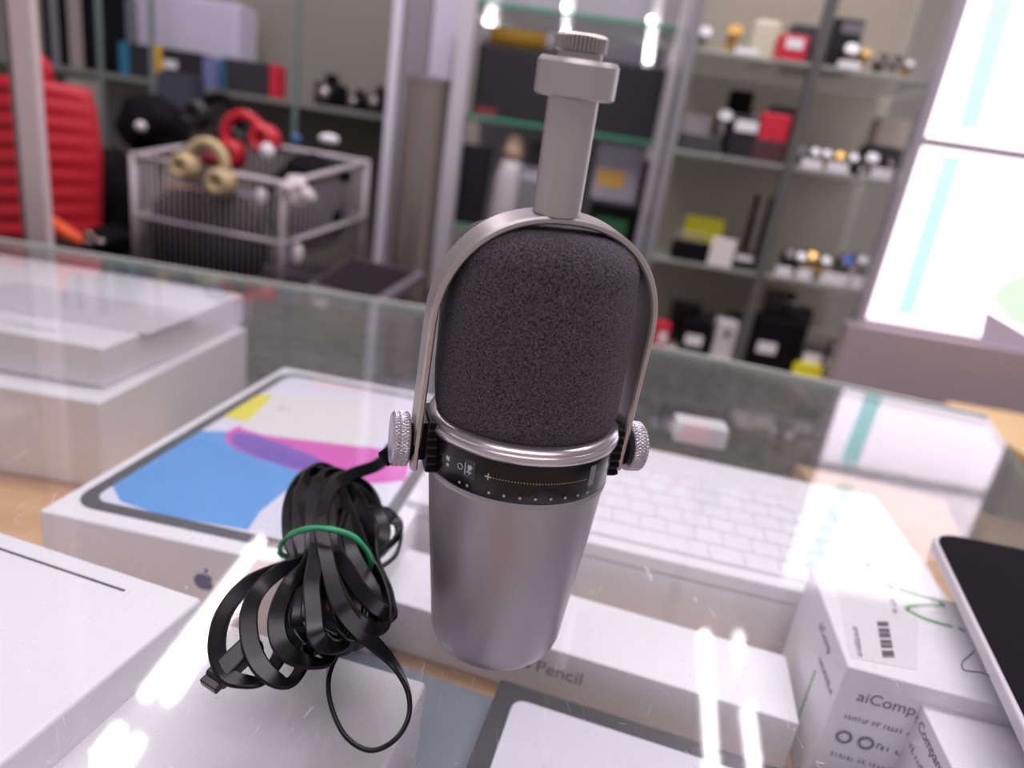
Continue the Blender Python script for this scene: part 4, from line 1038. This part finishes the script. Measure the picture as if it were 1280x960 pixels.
sbox('reflection_block', 'pale lilac block coloured as a window reflection behind the long box', 'painted reflection', GL, 170, 296, -10, 104, zs1, YL+.16, mat('lilac_reflection', (196, 190, 210), .2), .12, .01)  # added block: its lilac colour stands for a window reflection in cabinet glass
sbox('tripod_case', 'grey glossy box left of the lilac reflection block', 'box', GL, 124, 168, 6, 104, zs1, YL+.16, mat('blue_grey', (120, 124, 134), .3), .1)
t = sbox('long_box', 'long black box with teal end and yellow band on the left shelf', 'box', GL, 150, 250, 56, 98, zs1, YL+.01, BLACK, .10, .003, lbl=(-.44, 0.02, .12, .96, mat('teal_card', (30, 110, 140), .5)))
c, w_ = base_at(190, 203, 98, YL+.01); c.z = zs1+.0003; boxo('yellow_band', c+LY*.045, LX, LY, w_, .102, height(196, 55, 98, YL+.01), mat('amber_card', (220, 170, 30), .5), t)
c, w_ = base_at(205, 222, 80, YL+.01); c.z = zs1+.035; boxo('white_mark', c-LY*.003, LX, LY, w_, .002, .02, PALE, t)
sbox('camera_box', 'dark grey box with a blue edge right of the long black box', 'box', GL, 276, 336, 70, 112, zs1, YL+.01, mat('soft_black', (44, 40, 42), .5), .10, .003, lbl=(-.46, .02, .08, .96, mat('teal_card', (30, 110, 140), .5)))
sbox('red_packet', 'small red packet at the end of the dark grey box', 'packet', GL, 336, 347, 72, 114, zs1, YL+.005, RED, .05)
sbox('blue_packet', 'dull blue and pink packet left of the dark grey box', 'packet', GL, 252, 272, 70, 108, zs1, YL+.02, mat('dull_blue', (110, 112, 160), .5), .05)
# cameras on the shelf
def camera(label, x0, x1, y0, y1, zs, Y, m_=BLACKM):
    c, w_ = base_at(x0, x1, y1, Y); c.z = zs+.0003; h_ = height((x0+x1)/2, y0, y1, Y)
    t = thing('camera', label, 'camera', c, 'cameras on the left shelf')
    boxo('camera_body', c, LX, LY, w_, .05, h_*.72, m_, t, .008)
    boxo('viewfinder', c+LZ*(h_*.722), LX, LY, w_*.35, .04, h_*.27, m_, t, .006)
    bm = bmesh.new(); q = c+LZ*(h_*.38); bm_cyl(bm, q-LY*.0255, q-LY*.06, h_*.30, 20, h_*.26); frommesh('lens', bm, BLACK, t, True)
    bm = bmesh.new(); bm_cyl(bm, q-LY*.0605, q-LY*.062, h_*.18, 20); frommesh('lens_glass', bm, STEEL, t, True)
camera('black camera with the tallest viewfinder on the left shelf', 396, 432, 80, 122, zs1, YL+.08)
camera('smaller black camera right of the tallest camera', 438, 462, 98, 126, zs1, YL+.08)
camera('black camera nearest the steel cylinder on the left shelf', 464, 486, 92, 128, zs1, YL+.08)

# radiator-like slatted panel
YS = 1.5
x0_, x1_ = loc(atL(88, 150, YS))[0], loc(atL(122, 150, YS))[0]; z0_, z1_ = atL(100, 280, YS).z, atL(100, 98, YS).z
bm = bmesh.new()
for k_ in range(6):
    xx = x0_+(x1_-x0_)*(k_+.5)/6; bm_box(bm, W(xx, YS, (z0_+z1_)/2), LX*((x1_-x0_)/15), LY*.006, LZ*((z1_-z0_)/2))
bm_box(bm, W((x0_+x1_)/2, YS+.01, (z0_+z1_)/2), LX*((x1_-x0_)/2), LY*.003, LZ*((z1_-z0_)/2))
tag(frommesh('slatted_panel', bm, mat('slat_beige', (150, 142, 136), .5)), 'beige upright slatted panel right of the red quilted coat', 'panel')

# pale post close behind the glass at the left
YT = .60
x0_, x1_ = loc(atL(20.5, 150, YT))[0], loc(atL(48.5, 150, YT))[0]
tag(lbox('trim_1', x0_, x1_, YT, YT+.012, FLOOR_Z, 1.1, mat('post_pink', (212, 192, 194), .45), None, .002), kind='structure')
tag(lbox('trim_2', x0_-.006, x0_-.0005, YT+.001, YT+.013, FLOOR_Z, 1.1, mat('post_brown', (112, 102, 94), .6)), kind='structure')
lo = at(-4, 300, 0)

# red quilted coat
YR = 1.05
t = thing('quilted_coat', 'bright red quilted coat hanging at the far left', 'coat', atL(50, 300, YR))
bm = bmesh.new(); nU, nV = 28, 80; grid = []
xcL, xcR = -70, 98
for j in range(nV+1):
    v = j/nV; row = []
    for i in range(nU+1):
        u = i/nU; a = math.pi*u
        top = 96+(1-math.sin(a*1.0))*10
        right = 80+22*min(1, v*2.2)**.5 if v < .6 else 102
        px = xcL+(right-xcL)*u; py = top+(300-top)*v
        puff = abs(math.sin(v*math.pi*9))**.8*.007*(math.sin(a)**.5 if 0 < u < 1 else 0)
        p = atL(px, py, YR)+LY*(.05-.07*math.sin(a)-puff)
        row.append(p)
    grid.append(row)
vs = [[bm.verts.new(p) for p in r] for r in grid]; vb = [[bm.verts.new(W(loc(p)[0], YR+.06, p.z)) for p in r] for r in grid]
for A_ in (vs, vb):
    for j in range(nV):
        for i in range(nU): bm.faces.new((A_[j][i], A_[j][i+1], A_[j+1][i+1], A_[j+1][i]))
bd = [(0, i) for i in range(nU)]+[(j, nU) for j in range(nV)]+[(nV, i) for i in range(nU, 0, -1)]+[(j, 0) for j in range(nV, 0, -1)]
for (a_, b_), (c_, d_) in zip(bd, bd[1:]+bd[:1]): bm.faces.new((vs[a_][b_], vs[c_][d_], vb[c_][d_], vb[a_][b_]))
frommesh('coat_body', bm, mat('red_quilt', (190, 16, 38), .55), t, True)
q = atL(40, 96, YR+.02); bm = bmesh.new(); bm_torus(bm, q+LZ*.01, LY, .03, .012, 20, 8); frommesh('collar', bm, mat('red_quilt', (190, 16, 38), .55), t, True)
# orange strap and silver clip at its foot
YO = .95
zo = atL(100, 322, YO).z
S = catmull([atL(62, 276, YO), atL(74, 284, YO-.01), atL(88, 294, YO-.01), atL(104, 302, YO)], 5)
tag(tube('orange_strap', S, .012, mat('orange_fabric', (232, 84, 34), .6)), 'bright orange strap at the foot of the red coat', 'strap')
t = thing('key_ring', 'small silver key ring right of the orange strap', 'key ring', atL(118, 300, YO))
bm = bmesh.new(); bm_torus(bm, atL(112, 298, YO), LY+LZ*.6, .013, .003, 18, 6); frommesh('ring', bm, STEEL, t, True)
bm = bmesh.new(); bm_cyl(bm, atL(116, 300, YO), atL(130, 303, YO), .005, 10); frommesh('clip', bm, STEEL, t, True)
# back bench carrying the basket and goods
YBn = .88
zb_ = atL(300, 372, .98).z
bench = thing('back_bench', 'low black bench behind the counter under the wire basket', 'bench', W(-.5, 1.1, FLOOR_Z))
lbox('bench_top', -1.3, -.09, .80, 1.38, zb_-.02, zb_, mat('bench_black', (20, 19, 21), .7), bench)
lbox('bench_body', -1.29, -.10, .83, 1.37, FLOOR_Z, zb_-.0205, BLACKM, bench)

# wire basket
bk = thing('wire_basket', 'white wire basket heaped with headphones and cables', 'basket', atL(355, 380, 1.0))
wirem = mat('white_wire', (196, 184, 188), .5)
T0, T1, T2 = atL(166, 194, 1.06), atL(355, 230, .98), atL(459, 203, 1.22); T3 = T0+(T2-T1)
def dn(p, z=zb_+.004): return V((p.x, p.y, z))
Ts = [T0, T1, T2, T3]; Bs = [dn(p) for p in Ts]
MR = [lerp(t_, b_, f) for t_, b_, f in zip(Ts, Bs, (.55, .55, .55, .55))]
MR[0] = atL(170, 269, 1.06); MR[1] = atL(354, 305, .98); MR[2] = atL(458, 270, 1.22); MR[3] = MR[0]+(MR[2]-MR[1])
bm = bmesh.new()
for i in range(4): bm_cyl(bm, Ts[i], Ts[(i+1) % 4], .0055, 8)
for p in Ts: bmesh.ops.create_icosphere(bm, subdivisions=2, radius=.0065, matrix=Matrix.Translation(p))
frommesh('rim', bm, wirem, bk, True)
bm = bmesh.new()
for i in range(4): bm_cyl(bm, MR[i], MR[(i+1) % 4], .0042, 8)
frommesh('middle_rail', bm, wirem, bk, True)
bm = bmesh.new()
for i in range(4): bm_cyl(bm, Bs[i], Bs[(i+1) % 4], .0035, 8)
frommesh('base_rail', bm, wirem, bk, True)
for i in range(4):
    bm = bmesh.new(); bm_cyl(bm, Bs[i], Ts[i], .0065, 10); frommesh('corner_post', bm, wirem, bk, True)
for i, n_ in ((0, 26), (1, 18), (2, 22), (3, 16)):
    bm = bmesh.new()
    for k_ in range(1, n_):
        f = k_/n_; bm_cyl(bm, lerp(Bs[i], Bs[(i+1) % 4], f), lerp(Ts[i], Ts[(i+1) % 4], f), .0010, 5)
    frommesh('wire_panel', bm, wirem, bk, True)
bm = bmesh.new()
for k_ in range(1, 12): f = k_/12; bm_cyl(bm, lerp(Bs[0], Bs[1], f), lerp(Bs[3], Bs[2], f), .0013, 5)
frommesh('wire_floor', bm, wirem, bk, True)
# goods in the basket
GB = 'goods heaped in the wire basket'
def blob(name, label, cat, x, y, Y, rx, ry, rz, m_, rough=.12, grp=GB):
    p = atL(x, y, Y); bm = bmesh.new(); bmesh.ops.create_icosphere(bm, subdivisions=4, radius=1)
    for v in bm.verts:
        n_ = 1+noise.noise(v.co*1.6+V((x, y, 0)))*rough*1.6+noise.noise(v.co*4+V((y, x, 3)))*rough*.6
        v.co = p+LX*(v.co.x*rx*n_)+LY*(v.co.y*ry*n_)+LZ*(v.co.z*rz*n_)
    return tag(frommesh(name, bm, m_, None, True), label, cat, grp)
blob('cable_bag', 'black padded bag filling the left half of the wire basket', 'bag', 262, 300, 1.15, .12, .095, .12, BLACKM)
blob('cable_bag', 'black padded bag filling the right half of the wire basket', 'bag', 385, 258, 1.17, .085, .09, .10, mat('dark_fabric', (18, 16, 18), .9, spec=.1))
blob('black_pouch', 'black pouch with a rounded top at the basket right end', 'pouch', 400, 214, 1.16, .065, .06, .022, BLACKM)
def headphones(label, x, y, Y, r_, band_m, cup_m, tilt, cup=.032):
    p = atL(x, y, Y); t = thing('headphones', label, 'headphones', p-LZ*r_, GB)
    up = (LZ*math.cos(tilt)+LX*math.sin(tilt)); sd = up.cross(LY).normalized()
    pts = [p+sd*(math.cos(a)*r_)+up*(math.sin(a)*r_*1.05)-LY*.01 for a in [math.pi*i/16 for i in range(17)]]
    tube('headband', pts, .010, band_m, t, 10)
    for s_ in (-1, 1):
        q = p+sd*(s_*r_)-up*.02
        bm = bmesh.new(); bm_lathe(bm, q-LY*.012, -LY, [(0, -.02), (cup*.9, -.018), (cup, -.008), (cup, .006), (cup*.85, .014), (0, .014)], 28); frommesh('ear_cup', bm, cup_m, t, True)
        bm = bmesh.new(); bm_torus(bm, q-LY*.028, LY, cup*.62, cup*.26, 24, 8); frommesh('ear_pad', bm, band_m if s_ < 0 else cup_m, t, True)
gold = mat('champagne', (190, 168, 128), .45, .15); redg = mat('red_gloss', (190, 26, 44), .3)
headphones('champagne beige headphones draped over the front rim of the basket', 262, 205, 1.00, .036, gold, gold, .25, .026)
blob('red_cushion', 'dark red cushion inside the champagne headphones', 'cushion', 268, 200, 1.03, .026, .02, .016, mat('deep_red', (120, 10, 26), .6), .05)
headphones('red glossy headphones on top of the heap in the basket', 308, 172, 1.12, .040, redg, redg, -.5, .03)
headphones('black headphones leaning behind the red pair in the basket', 278, 150, 1.18, .042, BLACKM, BLACK, .5, .03)
blob('white_plug', 'white adapter near the red headphones in the basket', 'adapter', 334, 189, 1.06, .014, .012, .015, PALE, .08)
blob('white_mouse', 'white oval mouse on top of the basket right end', 'mouse', 411, 174, 1.12, .020, .014, .010, PALE, .04)
blob('blue_adapter', 'small blue adapter between the white plug and the white mouse', 'adapter', 370, 174, 1.12, .010, .01, .010, mat('mid_blue', (40, 96, 150), .4), .05)
blob('price_bag', 'white plastic bag tied to the front corner of the basket', 'plastic bag', 371, 241, .955, .028, .012, .024, mat('milky_bag', (214, 200, 204), .5), .3)
blob('white_tag', 'white tag hanging low at the front corner of the basket', 'tag', 372, 318, .96, .010, .005, .019, mat('milky_bag', (214, 200, 204), .5), .12)
blob('white_plug', 'pale plug behind the front bars of the basket', 'adapter', 326, 245, 1.05, .010, .01, .014, PALE, .2)
c = atL(195, 236, 1.02)
boxo('wooden_bar', c-LZ*.006+LY*.10, LX, LY, .09, .02, .012, mat('wood_bar', (160, 116, 96), .6)); tag(bpy.data.objects['wooden_bar'], 'brown wooden bar poking out of the basket left end', 'bar', GB)
blob('camera_bag', 'black camera bag with pale patches left of the basket', 'bag', 192, 158, 1.36, .085, .07, .07, BLACKM, .1, None)
p = atL(176, 158, 1.27); bm = bmesh.new(); bmesh.ops.create_icosphere(bm, subdivisions=2, radius=.012, matrix=Matrix.Translation(p)); tag(frommesh('round_badge', bm, PALE, None, True), 'round pale badge on the black camera bag', 'badge')
blob('dark_bag', 'large black bag on the bench between the coat and the basket', 'bag', 134, 246, 1.2, .065, .07, .11, BLACKM, .1, None)
sbox('dark_case', 'dark bluish case with a pale corner behind the camera bag', 'case', None, 196, 240, 92, 160, None, 1.5, mat('navy_grey', (62, 62, 80), .4), .06)
blob('black_pile', 'black cloth lying right of the orange strap on the bench', 'cloth', 138, 300, 1.12, .05, .05, .03, BLACKM, .1, None)
# dark flat laptop right of the basket
lt = thing('closed_laptop', 'dark flat laptop with a grey rim lying right of the basket', 'laptop', atL(460, 370, .95))
A0, A1, A2, A3 = [atL(*q) for q in ((382, 372, .86), (470, 392, .80), (534, 326, 1.04), (440, 312, 1.10))]
zz = (A0.z+A1.z+A2.z+A3.z)/4
for p in (A0, A1, A2, A3): p.z = p.z*.35+zz*.65
hexa('laptop_base', [A0-LZ*.02, A1-LZ*.02, A2-LZ*.02, A3-LZ*.02], [A0, A1, A2, A3], mat('laptop_rim', (104, 94, 102), .7, spec=.2), lt, .002)
cc = (A0+A1+A2+A3)/4
i4 = [lerp(cc, p, .84)+LZ*.0004-LX*.004 for p in (A0, A1, A2, A3)]
hexa('laptop_lid', i4, [p+LZ*.003 for p in i4], mat('laptop_dark', (34, 30, 33), .8, spec=.1), lt, .001)
boxo('laptop_support', V((cc.x, cc.y, zb_)), LX, LY, .12, .10, max(.02, zz-.026-zb_), BLACKM, None, .003); tag(bpy.data.objects['laptop_support'], 'black block under the flat dark laptop', 'block')
